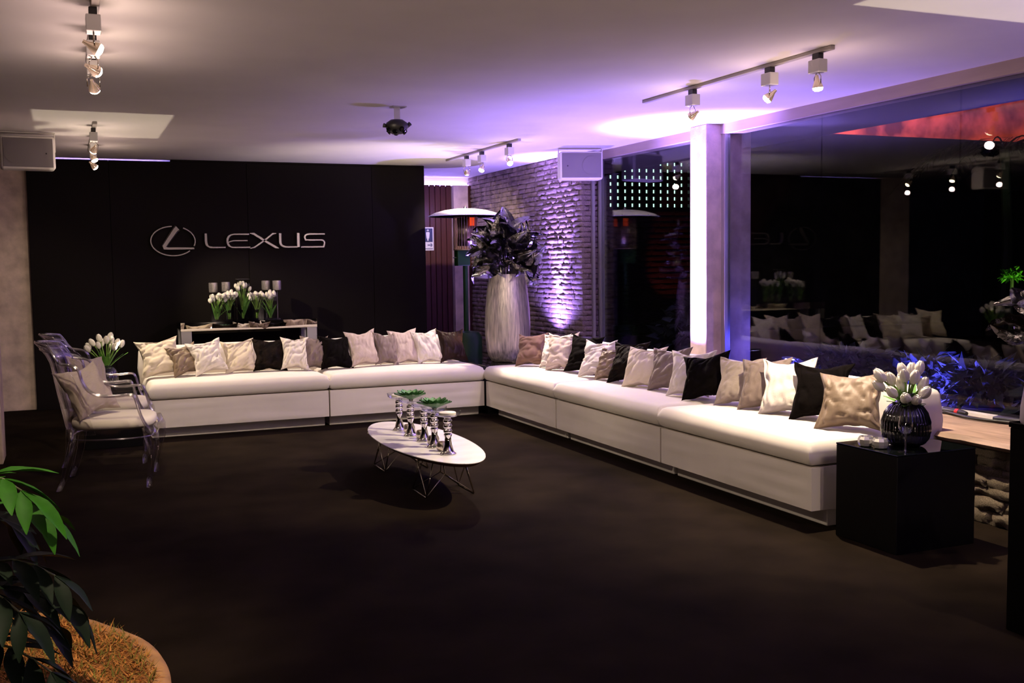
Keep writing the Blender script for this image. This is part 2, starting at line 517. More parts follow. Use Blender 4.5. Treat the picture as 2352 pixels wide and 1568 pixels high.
def rough_brick(seed, name, amp=.12):
    """unit brick: x is depth (face at -x), y length, z height, all -0.5..0.5"""
    mb = MB()
    ny, nz = 5, 3
    vs, fs = [], []
    for j in range(nz + 1):
        for i in range(ny + 1):
            y = i / ny - .5
            z = j / nz - .5
            n = noise.noise(Vector((i * 1.7 + seed * 9.1, j * 1.9, seed * 3.3)))
            edge = (i in (0, ny)) or (j in (0, nz))
            d = -.5 + (.20 if edge else 0) + n * amp * 2.2
            yy = y * (1 - (.02 if j in (0, nz) else 0)) + noise.noise(Vector((i + seed * 5., j * 3., 7.))) * .025
            zz = z + noise.noise(Vector((i * 2.3 + seed * 4., j * 2., 3.))) * .10 * (1 if edge else .5)
            vs.append((d, yy, zz))
    for j in range(nz):
        for i in range(ny):
            a = j * (ny + 1) + i
            fs.append((a, a + 1, a + ny + 2, a + ny + 1))
    border = [i for i in range(ny + 1)] + [j * (ny + 1) + ny for j in range(1, nz + 1)] + [nz * (ny + 1) + i for i in range(ny - 1, -1, -1)] + [j * (ny + 1) for j in range(nz - 1, 0, -1)]
    b = len(vs)
    for k in border:
        vs.append((.5, vs[k][1], vs[k][2]))
    n = len(border)
    for k in range(n):
        fs.append((border[k], border[(k + 1) % n], b + (k + 1) % n, b + k))
    fs.append(tuple(b + k for k in range(n)))
    mb.add(vs, fs)
    o = mb.build(name, 'brick_face', smooth=True, autos=50)
    me = o.data
    bpy.data.objects.remove(o)
    return me


brick_meshes = [rough_brick(i, 'brick') for i in range(10)]
bw = struct('wall_brick', MB().box(4.925, 5.14, 9.70, 12.88, 0, CEIL), 'brick_core', 'rough dark brick wall grazed by violet uplight')
specs = []
CH = 0.0542
for r_ in range(int(CEIL / CH)):
    z = (r_ + .5) * CH
    if z > CEIL - .02:
        continue
    y = 9.665 - random.random() * .12 * (r_ % 2)
    first = True
    while y < 12.86:
        L = random.uniform(.13, .31)
        y0 = max(y, 9.665)
        if y + L - y0 > .05:
            specs.append(('x', (4.912 + random.uniform(-.004, .005), (y0 + y + L) / 2, z), (.046, (y + L - y0) - .007, CH - .003 - random.random() * .003)))
        y += L
    x = 4.905
    while x < 5.12:
        L = random.uniform(.08, .17)
        L = min(L, 5.135 - x)
        if L > .03:
            specs.append(('y', (x + L / 2, 9.69 + random.uniform(-.004, .006), z), (.05, L - .006, CH - .006)))
        x += L
hidden = [s for s in specs if s[1][2] < 0.50]
vis = sorted([s for s in specs if s[1][2] >= 0.50], key=lambda s: s[1][1])
for s in vis[:298]:
    o = inst('brick', random.choice(brick_meshes), bw, s[1], (0, 0, 0 if s[0] == 'x' else PI / 2), s[2])
rest = MB()
for s in vis[298:] + hidden:
    me = random.choice(brick_meshes)
    M = Matrix.Translation(s[1]) @ Matrix.Rotation(0 if s[0] == 'x' else PI / 2, 4, 'Z') @ Matrix.Diagonal((*s[2], 1))
    rest.add([M @ v.co for v in me.vertices], [tuple(p.vertices) for p in me.polygons])
o = rest.build('brick_courses', 'brick_face', bw, smooth=True, autos=50)
o['kind'] = 'stuff'
struct('ledge_base_far', MB().box(4.43, 5.1, 9.3, 9.64, 0, .42), 'brick_core', 'low masonry base under the far end of the ledge')

# low stone wall under the ledge
sw = struct('wall_low_stone', MB().box(4.472, 5.05, 3.0, 9.3, 0, .415), 'brick_core', 'low rough stone wall below the window ledge')
stone_meshes = []
for i in range(6):
    me = brick_meshes[i].copy()
    me.materials.clear()
    me.materials.append(MATS['stone_face'])
    stone_meshes.append(me)
z = 0.0
for r_, hh in enumerate((.072, .075, .05, .062, .05, .05, .05)):
    y = 3.02 + random.random() * .08
    while y < 6.2:
        L = random.uniform(.09, .22)
        inst('stone', random.choice(stone_meshes), sw, (4.468 + random.uniform(-.008, .008), y + L / 2, z + hh / 2 + .003), (0, 0, 0), (.06, L - .002, hh))
        y += L
    z += hh
# live edge ledge
lm = MB()
n = 90
vs, fs = [], []
for i in range(n + 1):
    y = 3.0 + 6.6 * i / n
    e = .03 * noise.noise(Vector((y * 2.1, 0, 0))) + .015 * noise.noise(Vector((y * 9, 3, 0)))
    e2 = .012 * noise.noise(Vector((y * 14, 8, 0)))
    vs += [(5.06, y, .415), (5.06, y, .46), (4.40 + e, y, .46), (4.375 + e + e2, y, .438), (4.405 + e + e2 * .5, y, .415)]
for i in range(n):
    for k in range(5):
        a = i * 5 + k
        b = i * 5 + (k + 1) % 5
        fs.append((a, b, b + 5, a + 5))
fs += [tuple(range(5)), tuple(n * 5 + k for k in range(5))]
lm.add(vs, fs)
struct('trim_6', lm, 'ledge_wood', 'wide live-edge timber ledge below the glass wall', smooth=True, autos=40)
struct('trim_7', MB().box(5.0, 5.07, 3.0, 7.39, .46, .478).box(5.0, 5.07, 7.635, 9.62, .46, .478), 'plinth_paint', 'pale sill strip at the foot of the glass')
struct('trim_8', MB().box(5.06, 5.11, 9.575, 9.62, .47, 2.468).box(5.05, 5.10, 7.335, 7.39, .47, 2.468).box(5.0, 5.03, 9.63, 9.66, .47, 2.3), 'aluminium', 'slim aluminium window posts')

# glass panes
for i, (a, b) in enumerate(((7.64, 9.575), (6.170, 7.335), (4.884, 6.163), (2.9, 4.877))):
    g = struct('window_%d' % (i + 1), MB().box(5.078, 5.086, a, b, .478, 2.468), 'window_glass', ['far glass pane beside the brick wall', 'glass pane beside the violet pillar', 'middle glass pane of the window wall', 'nearest glass pane of the window wall'][i])

# outside
struct('ground', MB().box(5.1, 20, -4, 18, 0.2, 0.40), 'soil', 'dark soil outside the glass')
struct('eave', MB().box(5.2, 6.25, -4, 14, 2.52, 2.66), 'eave_paint', 'roof overhang outside the glass')
ow = struct('wall_garden', MB().box(5.14, 6.72, 12.5, 12.7, .3, 3.27).box(8.06, 19, 12.5, 12.7, .3, 3.27).box(6.72, 8.06, 12.5, 12.7, .3, 2.14).box(6.72, 8.06, 12.5, 12.7, 2.80, 3.27), 'night_wall', 'dark garden wall outside')
# courses of the garden wall that show through the far pane
random.seed(9)
for r_ in range(22):
    x = 5.5 + random.random() * .2
    while x < 8.4:
        L = random.uniform(.22, .42)
        zc = .45 + r_ * .078
        inst('brick', bpy.data.meshes.get('gbrick') or (lambda: (lambda q: (q.materials.clear(), q.materials.append(MATS['night_wall']), setattr(q, 'name', 'gbrick'), q)[-1])(brick_meshes[1].copy()))(), ow, (x + L / 2, 12.49, zc), (0, 0, PI / 2), (.05, L - .012, .066))
        x += L
# block screen with lit openings
scn = empty('block_screen', (6.72, 12.5, 2.14))
tag(scn, 'pierced block screen glowing pale green high in the garden wall', 'screen')
ncol, nrow = 12, 7
cw, chh = 1.34 / ncol, .66 / nrow
for i in range(ncol + 1):
    MB().box(i * cw - .037, i * cw + .037, 0, .03, 0, .66).build('upright', 'night_wall', scn)
for j in range(nrow + 1):
    MB().box(0, 1.34, .003, .027, j * chh - .024, j * chh + .024).build('crossbar', 'night_wall', scn)
MB().box(0, 1.34, .15, .17, 0, .66).build('lit_panel', 'screen_lit', scn)
struct('facade', MB().box(8, 26, 17.0, 17.3, 0, 9), 'red_facade', 'mottled building wall lit red beyond the garden')


def leafy(name, n, size, mname, spread, seed, parent, flat=.6):
    rnd = random.Random(seed)
    mb = MB()
    for _ in range(n):
        th = rnd.uniform(0, 2 * PI)
        ph = rnd.uniform(-.2, 1.4)
        r = rnd.uniform(.3, 1)
        c = Vector((math.cos(th) * math.cos(ph) * spread[0] * r, math.sin(th) * math.cos(ph) * spread[1] * r, math.sin(max(ph, 0)) * spread[2] * r + spread[2] * .25))
        E_ = Euler((rnd.uniform(-1, 1), rnd.uniform(-1, 1), th + rnd.uniform(-.7, .7))).to_matrix()
        L = size * rnd.uniform(.6, 1.3)
        W = L * .22 * flat / .6
        pts = [(0, 0, 0), (L * .35, W, .1 * L), (L, 0, -.05 * L), (L * .35, -W, .1 * L), (L * .4, 0, .04 * L)]
        mb.add([c + E_ @ Vector(p) for p in pts], [(0, 1, 4), (1, 2, 4), (2, 3, 4), (3, 0, 4)])
    o = mb.build(name, mname, parent)
    o['kind'] = 'stuff'
    return o


def shrub(name, loc, n, size, mname, spread, seed, label, cat, group=None):
    e = empty(name, loc)
    tag(e, label, cat, group)
    leafy('foliage', n, size, mname, spread, seed, e)
    st = MB()
    rnd = random.Random(seed + 5)
    for k in range(4):
        a = rnd.uniform(0, 6.28)
        st.tube([(0, 0, 0), (math.cos(a) * spread[0] * .3, math.sin(a) * spread[1] * .3, spread[2] * .5), (math.cos(a) * spread[0] * .6, math.sin(a) * spread[1] * .6, spread[2] * .9)], .006, 5)
    st.build('stem', 'plant_stem', e)
    return e


for k, (x, y) in enumerate(((5.75, 3.9), (5.85, 4.6), (5.8, 5.3), (5.9, 6.0), (5.8, 6.7))):
    shrub('border_shrub', (x, y, .40), 600, .13, 'garden_leaf', (.45, .33, .24), 30 + k, 'low broad-leaved shrub in the blue-lit bed outside the glass', 'shrub', 'shrubs in the blue-lit bed')
for k, (x, y) in enumerate(((6.2, 9.6), (6.9, 10.4), (7.5, 11.3))):
    shrub('garden_shrub', (x, y, .40), 240, .22, 'garden_leaf', (.4, .4, .45), 60 + k, 'dim green shrub seen through the far pane beside the pillar', 'shrub', 'shrubs behind the far pane')
shrub('lit_shrub', (10.2, 9.0, 1.13), 160, .07, 'garden_bright', (.10, .10, .14), 77, 'small bright green shrub glowing outside near the right edge', 'shrub')
tag(MB().tube([(10.2, 9, .4), (10.22, 9, 1.2)], .02, 6).build('plant_pole', 'plant_stem'), 'thin dark trunk under the bright green shrub', 'trunk')
spot('shrub_lamp', (10.0, 8.6, .75), (10.2, 9.0, 1.25), 12, (.6, 1, .25), 60, .5)


def palm(loc, h, seed, label):
    rnd = random.Random(seed)
    e = empty('garden_palm', loc)
    tag(e, label, 'palm')
    MB().tube([(0, 0, 0), (.05, 0, h * .5), (0, .05, h)], [.09, .07, .06], 8).build('trunk', 'plant_stem', e)
    for k in range(9):
        a = k * 0.7 + rnd.uniform(-.2, .2)
        L = rnd.uniform(1.1, 1.5)
        mb = MB()
        d = Vector((math.cos(a), math.sin(a), 0))
        s_ = Vector((-math.sin(a), math.cos(a), 0))
        pts = []
        for i in range(9):
            t = i / 8
            pts.append(Vector((0, .05, h)) + d * (L * t) + Vector((0, 0, .75 * t - 1.1 * t * t)) * L * .8)
        mb.tube(pts, [.015 * (1 - .8 * i / 8) for i in range(9)], 5)
        for i in range(1, 9):
            for sgn in (-1, 1):
                for q in (0, .5):
                    p = pts[i] if q == 0 else (pts[i] + pts[i - 1]) / 2
                    ll = .45 * (1 - .5 * i / 8)
                    t_ = p + s_ * sgn * ll + d * ll * .6 + Vector((0, 0, -.15))
                    m_ = p * .5 + t_ * .5 + Vector((0, 0, .05))
                    mb.add([p, m_ + d * .014, t_, m_ - d * .014], [(0, 1, 2, 3)])
        mb.build('frond', 'plant_dark', e)


palm((12.0, 10.7, .4), 2.5, 3, 'dark palm silhouetted against the red-lit facade')
palm((11.6, 8.4, .4), 2.3, 5, 'dim palm outside near the right edge of the glass')

# ------------------------------------------------------------------ logo (each glyph a part)
lg = empty('wall_logo', (0.785, 11.50, 1.535))
tag(lg, 'brushed metal LEXUS emblem and lettering on the black partition', 'logo')
LOGO_D = .035


def stroke(name, pts, wid, closed=False):
    """flat bevelled ribbon following pts (x,z); wid number or list"""
    m = len(pts)
    ws = wid if hasattr(wid, '__len__') else [wid] * m
    L_, R_ = [], []
    for i, p in enumerate(pts):
        p = Vector((p[0], p[1]))
        if closed:
            a, b = Vector(pts[(i - 1) % m]), Vector(pts[(i + 1) % m])
            t = (b - a).normalized()
            k = 1
        else:
            if i == 0:
                t = (Vector(pts[1]) - p).normalized(); k = 1
            elif i == m - 1:
                t = (p - Vector(pts[-2])).normalized(); k = 1
            else:
                t1 = (p - Vector(pts[i - 1])).normalized()
                t2 = (Vector(pts[i + 1]) - p).normalized()
                t = (t1 + t2).normalized()
                k = 1 / max(.5, t.dot(t1))
        nrm = Vector((-t.y, t.x))
        L_.append(p + nrm * ws[i] * .5 * k)
        R_.append(p - nrm * ws[i] * .5 * k)
    mb = MB()
    vs, fs = [], []
    for l, r in zip(L_, R_):
        ins = .18
        li = l.lerp(r, ins)
        ri = r.lerp(l, ins)
        vs += [(l.x, 0, l.y), (l.x, -LOGO_D * .7, l.y), (li.x, -LOGO_D, li.y), (ri.x, -LOGO_D, ri.y), (r.x, -LOGO_D * .7, r.y), (r.x, 0, r.y)]
    rng = m if closed else m - 1
    for i in range(rng):
        j = (i + 1) % m
        for k in range(6):
            a = i * 6 + k
            b = i * 6 + (k + 1) % 6
            fs.append((a, b, j * 6 + (k + 1) % 6, j * 6 + k))
    if not closed:
        fs += [tuple(range(6)), tuple((m - 1) * 6 + k for k in range(6))]
    mb.add(vs, fs)
    return mb


def arc(cx, cz, rx, rz, a0, a1, n):
    return [(cx + rx * math.cos(R(a0 + (a1 - a0) * i / n)), cz + rz * math.sin(R(a0 + (a1 - a0) * i / n))) for i in range(n + 1)]


# emblem: open ellipse, 0.47 x 0.335 m, with slanted L
ex, ez, erx, erz = .235, .166, .222, .153
pts = arc(ex, ez, erx, erz, 62, -20, 26)
stroke('ring', pts, .017).build('emblem_ring', 'chrome_letters', lg)
pts = arc(ex, ez, erx, erz, 318, 92, 70)
stroke('ring', pts, .017).build('emblem_ring', 'chrome_letters', lg)
mb = stroke('l', [(.285, .302), (.262, .282), (.145, .112), (.150, .093), (.18, .0885), (.30, .0885), (.445, .0885)], [.075, .066, .05, .045, .036, .034, .026])
mb.build('emblem_letter', 'chrome_letters', lg)


def lp(px, py):
    """letter sketch units -> logo local metres"""
    return (.549 + (px - 690) * 1.305 / 1285.0, .245 - (py - 258) * .157 / 146.0)


def LS(pts, wid):
    return stroke('g', [lp(*p) for p in pts], wid)


def curve(p0, p1, p2, n=6):
    return [((1 - t) ** 2 * p0[0] + 2 * t * (1 - t) * p1[0] + t * t * p2[0], (1 - t) ** 2 * p0[1] + 2 * t * (1 - t) * p1[1] + t * t * p2[1]) for t in [i / n for i in range(n + 1)]]


W1, W2 = .036, .021
g = MB()
LS([(708, 258), (708, 330)] + curve((708, 340), (710, 396), (775, 396)) + [(905, 396)], [W1] * 5 + [.026] * 3 + [W2] * 2).build('letter_l', 'chrome_letters', lg)
e1 = LS([(1152, 266), (1010, 266)] + curve((1000, 266), (935, 270), (925, 325)) + curve((925, 335), (930, 396), (990, 397)) + [(1160, 397)], [W2] * 5 + [.03] * 8 + [W2] * 4)
e2 = LS([(1135, 330), (990, 330), (935, 345)], [.016] * 3)
e1.add(e2.v, e2.f)
e1.build('letter_e', 'chrome_letters', lg)
x1 = LS([(1160, 258), (1200, 262), (1310, 330), (1430, 398), (1462, 408)], [.008, .034, .034, .034, .008])
x2 = LS([(1438, 258), (1400, 262), (1310, 330), (1205, 396), (1158, 408)], [.008, .024, .024, .024, .008])
x1.add(x2.v, x2.f)
x1.build('letter_x', 'chrome_letters', lg)
u1 = LS([(1478, 258), (1478, 330)] + curve((1478, 345), (1482, 393), (1545, 396)) + [(1660, 396)], [W1] * 5 + [.026] * 3 + [W2] * 2)
u2 = LS([(1672, 256), (1672, 397)], .042)
u1.add(u2.v, u2.f)
u1.build('letter_u', 'chrome_letters', lg)
sp = [(1962, 265), (1830, 265)] + curve((1800, 265), (1740, 268), (1742, 300)) + curve((1750, 325), (1790, 326), (1850, 326)) + [(1900, 326)] + curve((1930, 327), (1960, 335), (1955, 362)) + curve((1945, 396), (1900, 396), (1850, 397)) + [(1700, 397)]
LS(sp, [W2, W2] + [.026] * 7 + [.022] * 7 + [W2] + [.024] * 7 + [.024] * 7 + [W2]).build('letter_s', 'chrome_letters', lg)


# ------------------------------------------------------------------ sofas
def cushion_mesh(L, D, H, seed, nose=.05):
    """box cushion x 0..L, y 0..D (front y=0), z 0..H with soft rounded top front"""
    nx, ny = max(6, int(L / .07)), 10
    vs, fs = [], []

    def pt(u, v, top):
        x = u * L
        y = v * D
        ed = min(1.0, min(u, 1 - u) * L / .06, min(v, 1 - v) * D / .06)
        ed = max(0, ed)
        rnd = math.sqrt(max(0, 1 - (1 - ed) ** 2))
        if top:
            z = H - .04 * (1 - rnd) + .006 * noise.noise(Vector((x * 3, y * 3, seed))) + .012 * math.sin(PI * v) * math.sin(PI * min(1, max(0, u)))
        else:
            z = .0 + .02 * (1 - rnd)
        ox = -.0
        return (x, y, z)
    us = [0, .012 / L * 1, .035 / L] + [.07 / L + (1 - .14 / L) * i / nx for i in range(nx + 1)] + [1 - .035 / L, 1 - .012 / L, 1]
    vv = [0, .012 / D, .035 / D] + [.07 / D + (1 - .14 / D) * i / ny for i in range(ny + 1)] + [1 - .035 / D, 1 - .012 / D, 1]
    for top in (1, 0):
        for v in vv:
            for u in us:
                vs.append(pt(u, v, top))
    a, b = len(us), len(vv)
    off = a * b
    for j in range(b - 1):
        for i in range(a - 1):
            p = j * a + i
            fs.append((p, p + 1, p + a + 1, p + a))
            fs.append((off + p, off + p + a, off + p + a + 1, off + p + 1))
    brd = [i for i in range(a)] + [j * a + a - 1 for j in range(1, b)] + [(b - 1) * a + i for i in range(a - 2, -1, -1)] + [j * a for j in range(b - 2, 0, -1)]
    n = len(brd)
    # bulging side wall, one mid ring
    c = len(vs)
    for k in brd:
        x, y, z = vs[k]
        nx_ = -.012 if x < .01 else (.012 if x > L - .01 else 0)
        ny_ = -.018 if y < .01 else (.012 if y > D - .01 else 0)
        vs.append((x + nx_, y + ny_, H * .5 + .004 * noise.noise(Vector((x * 4, y * 4, seed + 3)))))
    for k in range(n):
        k2 = (k + 1) % n
        fs.append((brd[k], brd[k2], c + k2, c + k))
        fs.append((c + k, c + k2, off + brd[k2], off + brd[k]))
    return MB().add(vs, fs)


def base_mesh(L, D, z0, z1, seed):
    """upholstered box with faint horizontal creases on its front"""
    nx, nz = max(4, int(L / .08)), 12
    vs, fs = [], []
    for j in range(nz + 1):
        for i in range(nx + 1):
            x = L * i / nx
            z = z0 + (z1 - z0) * j / nz
            e = min(1, min(i, nx - i) / 2, min(j, nz - j) / 1.5)
            y = .007 * e * noise.noise(Vector((x * 1.6, z * 22, seed))) - .003 * e
            vs.append((x, y, z))
    for j in range(nz):
        for i in range(nx):
            a = j * (nx + 1) + i
            fs.append((a, a + 1, a + nx + 2, a + nx + 1))
    mb = MB().add(vs, fs)
    b = nx + 1
    # back shell joined along border
    brd = [i for i in range(b)] + [j * b + nx for j in range(1, nz + 1)] + [nz * b + i for i in range(nx - 1, -1, -1)] + [j * b for j in range(nz - 1, 0, -1)]
    n0 = len(mb.v)
    for k in brd:
        x, y, z = mb.v[k]
        mb.v.append((x, D, z))
    n = len(brd)
    for k in range(n):
        k2 = (k + 1) % n
        mb.f.append((brd[k], brd[k2], n0 + k2, n0 + k))
    mb.f.append(tuple(n0 + k for k in range(n)))
    return mb


def sofa(loc, rz, L, D, label, seed, back0, back1, backh):
    e = empty('sofa_module', loc, rz)
    tag(e, label, 'sofa')
    MB().box(.02, L - .02, .115, D - .05, 0, .095).build('plinth', 'plinth_paint', e, bevel=.004, seg=1)
    base_mesh(L - .012, D - .02, .095, .325, seed).build('base', 'sofa_fabric', e, smooth=True, autos=45).location.x = .006
    c = cushion_mesh(L - .012, D - .16, .14, seed).build('seat_cushion', 'sofa_fabric', e, smooth=True, autos=70)
    c.location = (.006, -.012, .330)
    b = cushion_mesh(back1 - back0, .15, backh - .33, seed + 9).build('backrest', 'sofa_fabric', e, smooth=True, autos=70)
    b.location = (back0, D - .145, .33)
    return e


sofa((.565, 9.03, 0), 0, 1.505, .86, 'white sofa module at the left end of the back row under the console', 1, -.02, 1.50, .72)
sofa((2.072, 9.03, 0), 0, 1.47, .86, 'white sofa module of the back row meeting the inner corner', 2, 0, 1.47, .722)
# right hand row runs along -y: local x -> -y, local y -> +x
sofa((3.55, 9.02, 0), -PI / 2, 1.52, .87, 'white sofa module of the window row nearest the inner corner', 3, -.18, 1.52, .70)
sofa((3.55, 7.49, 0), -PI / 2, 1.60, .87, 'middle white sofa module of the window row', 4, 0, 1.60, .70)
sofa((3.55, 5.885, 0), -PI / 2, 1.525, .87, 'white sofa module of the window row beside the black cube table', 5, 0, 1.525, .70)


# ------------------------------------------------------------------ pillows
def pillow(bl, yaw, w_, h_, lean, roll, mname, label, seed, z=.478, th=.062, group=None, wr=1.0):
    n = 40
    S = {}
    vs, fs = [], []
    sd = seed * 7.31

    def shape(u, v):
        # u,v in -1..1 ; pinch edges so that the corners stand out
        ex_ = 1 - .085 * (1 - v * v) ** 1.0 * 1
        ez_ = 1 - .085 * (1 - u * u) ** 1.0 * 1
        x = u * w_ / 2 * (1 - .26 * (1 - abs(v)) ** .9 * abs(u) ** 4) 
        zz = v * h_ / 2 * (1 - .26 * (1 - abs(u)) ** .9 * abs(v) ** 4)
        x += .012 * noise.noise(Vector((v * 2.2, sd, u * .5))) * abs(u)
        zz += .012 * noise.noise(Vector((u * 2.2, sd + 4, v * .5))) * abs(v)
        return x, zz
    for side in (-1, 1):
        for j in range(n + 1):
            for i in range(n + 1):
                u = 2 * i / n - 1
                v = 2 * j / n - 1
                # denser toward edges
                u = math.sin(u * PI / 2) * .55 + u * .45
                v = math.sin(v * PI / 2) * .55 + v * .45
                x, zz = shape(u, v)
                prof = (max(0, 1 - abs(u) ** 2.6) * max(0, 1 - abs(v) ** 2.6)) ** .55
                sag = 1 + .28 * (-v)
                t = th * prof * sag
                # wrinkles: ridged, radiating from the edges
                ca_, sa_ = math.cos(sd * 1.7), math.sin(sd * 1.7)
                uu, vv_ = u * ca_ - v * sa_, u * sa_ + v * ca_
                wob = .35 * noise.noise(Vector((u * 1.3, v * 1.3, sd)))
                n1 = noise.noise(Vector((uu * 1.0 + wob, vv_ * 2.6 + wob, sd + side)))
                n2 = noise.noise(Vector((uu * 1.5 - wob, vv_ * 3.6 + wob * 2, sd + 11 + side)))
                n3 = noise.noise(Vector((u * 3.2 + wob, v * 3.2 - wob, sd + 5)))
                ed = min(1, (1 - abs(u)) * 6, (1 - abs(v)) * 6)
                t += ed * wr * (.012 * n1 + .006 * n3 - .011 * max(0, 1 - abs(n2) * 5.5) - .007 * max(0, 1 - abs(n1) * 6)) * (0.55 + .45 * max(abs(u), abs(v)))
                vs.append((x, side * t - .012 * (1 - prof) * 0, zz))
    a = n + 1
    for s_ in (0, 1):
        o_ = s_ * a * a
        for j in range(n):
            for i in range(n):
                p = o_ + j * a + i
                fs.append((p, p + 1, p + a + 1, p + a))
    mb = MB().add(vs, fs)
    o = mb.build('throw_pillow', mname, smooth=True)
    yr = R(yaw)
    cx = bl[0] + math.cos(yr) * w_ / 2
    cy = bl[1] + math.sin(yr) * w_ / 2
    Mz = Matrix.Rotation(yr, 4, 'Z')
    Ml = Matrix.Rotation(-R(lean), 4, 'X')
    Mr = Matrix.Rotation(R(roll), 4, 'Y')
    Rm = Mz @ Ml @ Mr
    # rest lowest point on the seat
    zmin = min((Rm @ v.co).z for v in o.data.vertices)
    o.matrix_world = Matrix.Translation((cx, cy, z - zmin - .006)) @ Rm
    # local translation so that the bottom edge stays at the given line
    off = Rm @ Vector((0, 0, -h_ / 2))
    o.location.x -= off.x
    o.location.y -= off.y
    tag(o, label, 'pillow', group)
    return o


PG1 = 'throw pillows along the back sofa row'
PG2 = 'throw pillows along the window sofa row'
LP = [
    ((.535, 9.40), 4, .37, .36, 26, -6, 'cloth_cream', 'creased cream pillow at the far left end of the back sofa'),
    ((.80, 9.36), 12, .27, .29, 24, -10, 'cloth_tan', 'small tan satin pillow tucked behind the second white one from the left end'),
    ((.965, 9.33), 8, .31, .31, 24, -9, 'cloth_white', 'white pillow leaning over the small tan satin pillow'),
    ((1.235, 9.41), 4, .31, .32, 24, -4, 'cloth_cream', 'plain cream pillow beside the black fur pillow under the console'),
    ((1.475, 9.42), 2, .32, .32, 22, 2, 'cloth_brown_fur', 'black fur pillow fourth from the left end after the cream one'),
    ((1.715, 9.40), -4, .26, .32, 22, 3, 'cloth_white', 'white pillow between the black fur pillow and the slim taupe one'),
    ((1.905, 9.42), -4, .25, .33, 20, 3, 'cloth_taupe', 'slim taupe pillow wedged between a white and a black pillow'),
    ((2.075, 9.36), 4, .32, .335, 22, 1, 'cloth_black', 'plain black pillow in the middle of the back sofa'),
    ((2.345, 9.38), 2, .31, .36, 22, -3, 'cloth_pinkish', 'off-white pillow to the right of the plain black middle pillow'),
    ((2.595, 9.38), 10, .24, .33, 20, 4, 'cloth_taupe', 'small taupe pillow between two pale pillows on the back sofa'),
    ((2.77, 9.42), 4, .30, .36, 22, -2, 'cloth_pinkish', 'pinkish beige pillow right of the small taupe pillow'),
    ((3.00, 9.40), 4, .28, .345, 22, -4, 'cloth_white', 'shiny white pillow next to the dark brown satin pillow'),
    ((3.235, 9.40), 6, .30, .345, 22, 2, 'cloth_brown_satin', 'dark brown satin pillow at the right end of the back sofa'),
]
for i, p in enumerate(LP):
    pillow(*p, seed=i + 1, group=PG1, wr=1.7 if p[6] in ('cloth_tan', 'cloth_cream', 'cloth_white') else 1.1)
RP = [
    ((3.74, 8.76), -52, .30, .32, 22, -4, 'cloth_rose', 'rose brown pillow first in the window row beside the tall vase'),
    ((3.86, 8.50), -60, .30, .33, 20, -2, 'cloth_white', 'white pillow half hidden behind the pinkish one near the vase'),
    ((3.80, 8.26), -56, .31, .36, 22, -4, 'cloth_pinkish', 'pinkish beige pillow leaning left of the first black window-row pillow'),
    ((3.88, 8.03), -62, .33, .345, 22, 2, 'cloth_black', 'plain black pillow nearest the corner in the window row'),
    ((3.85, 7.70), -66, .33, .33, 24, -2, 'cloth_white', 'white pillow right of the black corner pillow'),
    ((3.87, 7.44), -70, .26, .28, 20, 0, 'cloth_tan', 'small taupe satin pillow in front of a white one and a fur one'),
    ((3.85, 7.19), -64, .33, .35, 26, -4, 'cloth_brown_fur', 'dark brown fur pillow with glossy patches in the window row'),
    ((3.81, 6.90), -64, .35, .34, 25, -2, 'cloth_cream', 'cream pillow covering the brown fur pillow'),
    ((3.86, 6.60), -66, .33, .335, 24, -4, 'cloth_taupe', 'taupe pillow between the cream one and the crumpled white one'),
    ((3.83, 6.29), -62, .35, .34, 24, -3, 'cloth_white', 'crumpled white pillow left of the black velvet one'),
    ((3.80, 6.03), -60, .35, .34, 28, -10, 'cloth_black', 'black velvet pillow tilted in the middle of the window row'),
    ((3.86, 5.74), -64, .33, .335, 23, -3, 'cloth_linen', 'striped linen pillow between the black velvet and brown taupe ones'),
    ((3.85, 5.46), -58, .34, .35, 23, -4, 'cloth_taupe', 'brownish taupe pillow beside the large off-white one'),
    ((3.85, 5.24), -58, .35, .36, 22, -4, 'cloth_white', 'off-white pillow with a raised corner left of the last black one'),
    ((3.87, 4.98), -56, .36, .36, 24, -2, 'cloth_black', 'black pillow second from the near end of the window row'),
    ((3.80, 4.66), -58, .38, .35, 26, -3, 'cloth_tan', 'tan beige crumpled pillow at the near end by the tulip vase'),
]
for i, p in enumerate(RP):
    pillow(*p, seed=i + 21, group=PG2, wr=1.35 if p[6] in ('cloth_tan', 'cloth_cream', 'cloth_white') else 1.2)

# ------------------------------------------------------------------ console table with flowers
cs = empty('console_table', (1.02, 11.0, 0))
tag(cs, 'black glass console table with mirrored front edge behind the sofa', 'table')
MB().box(0, 1.39, .004, .40, .79, .862).build('top', 'black_gloss', cs, bevel=.002, seg=1)
MB().box(0, 1.39, 0, .004, .775, .862).build('front_panel', 'mirror_black', cs)
for x in (0, 1.283):
    for y in (.01, .33):
        MB().box(x, x + .107, y, y + .06, 0, .788).build('leg', 'aluminium', cs, bevel=.003, seg=1)
CT = .863


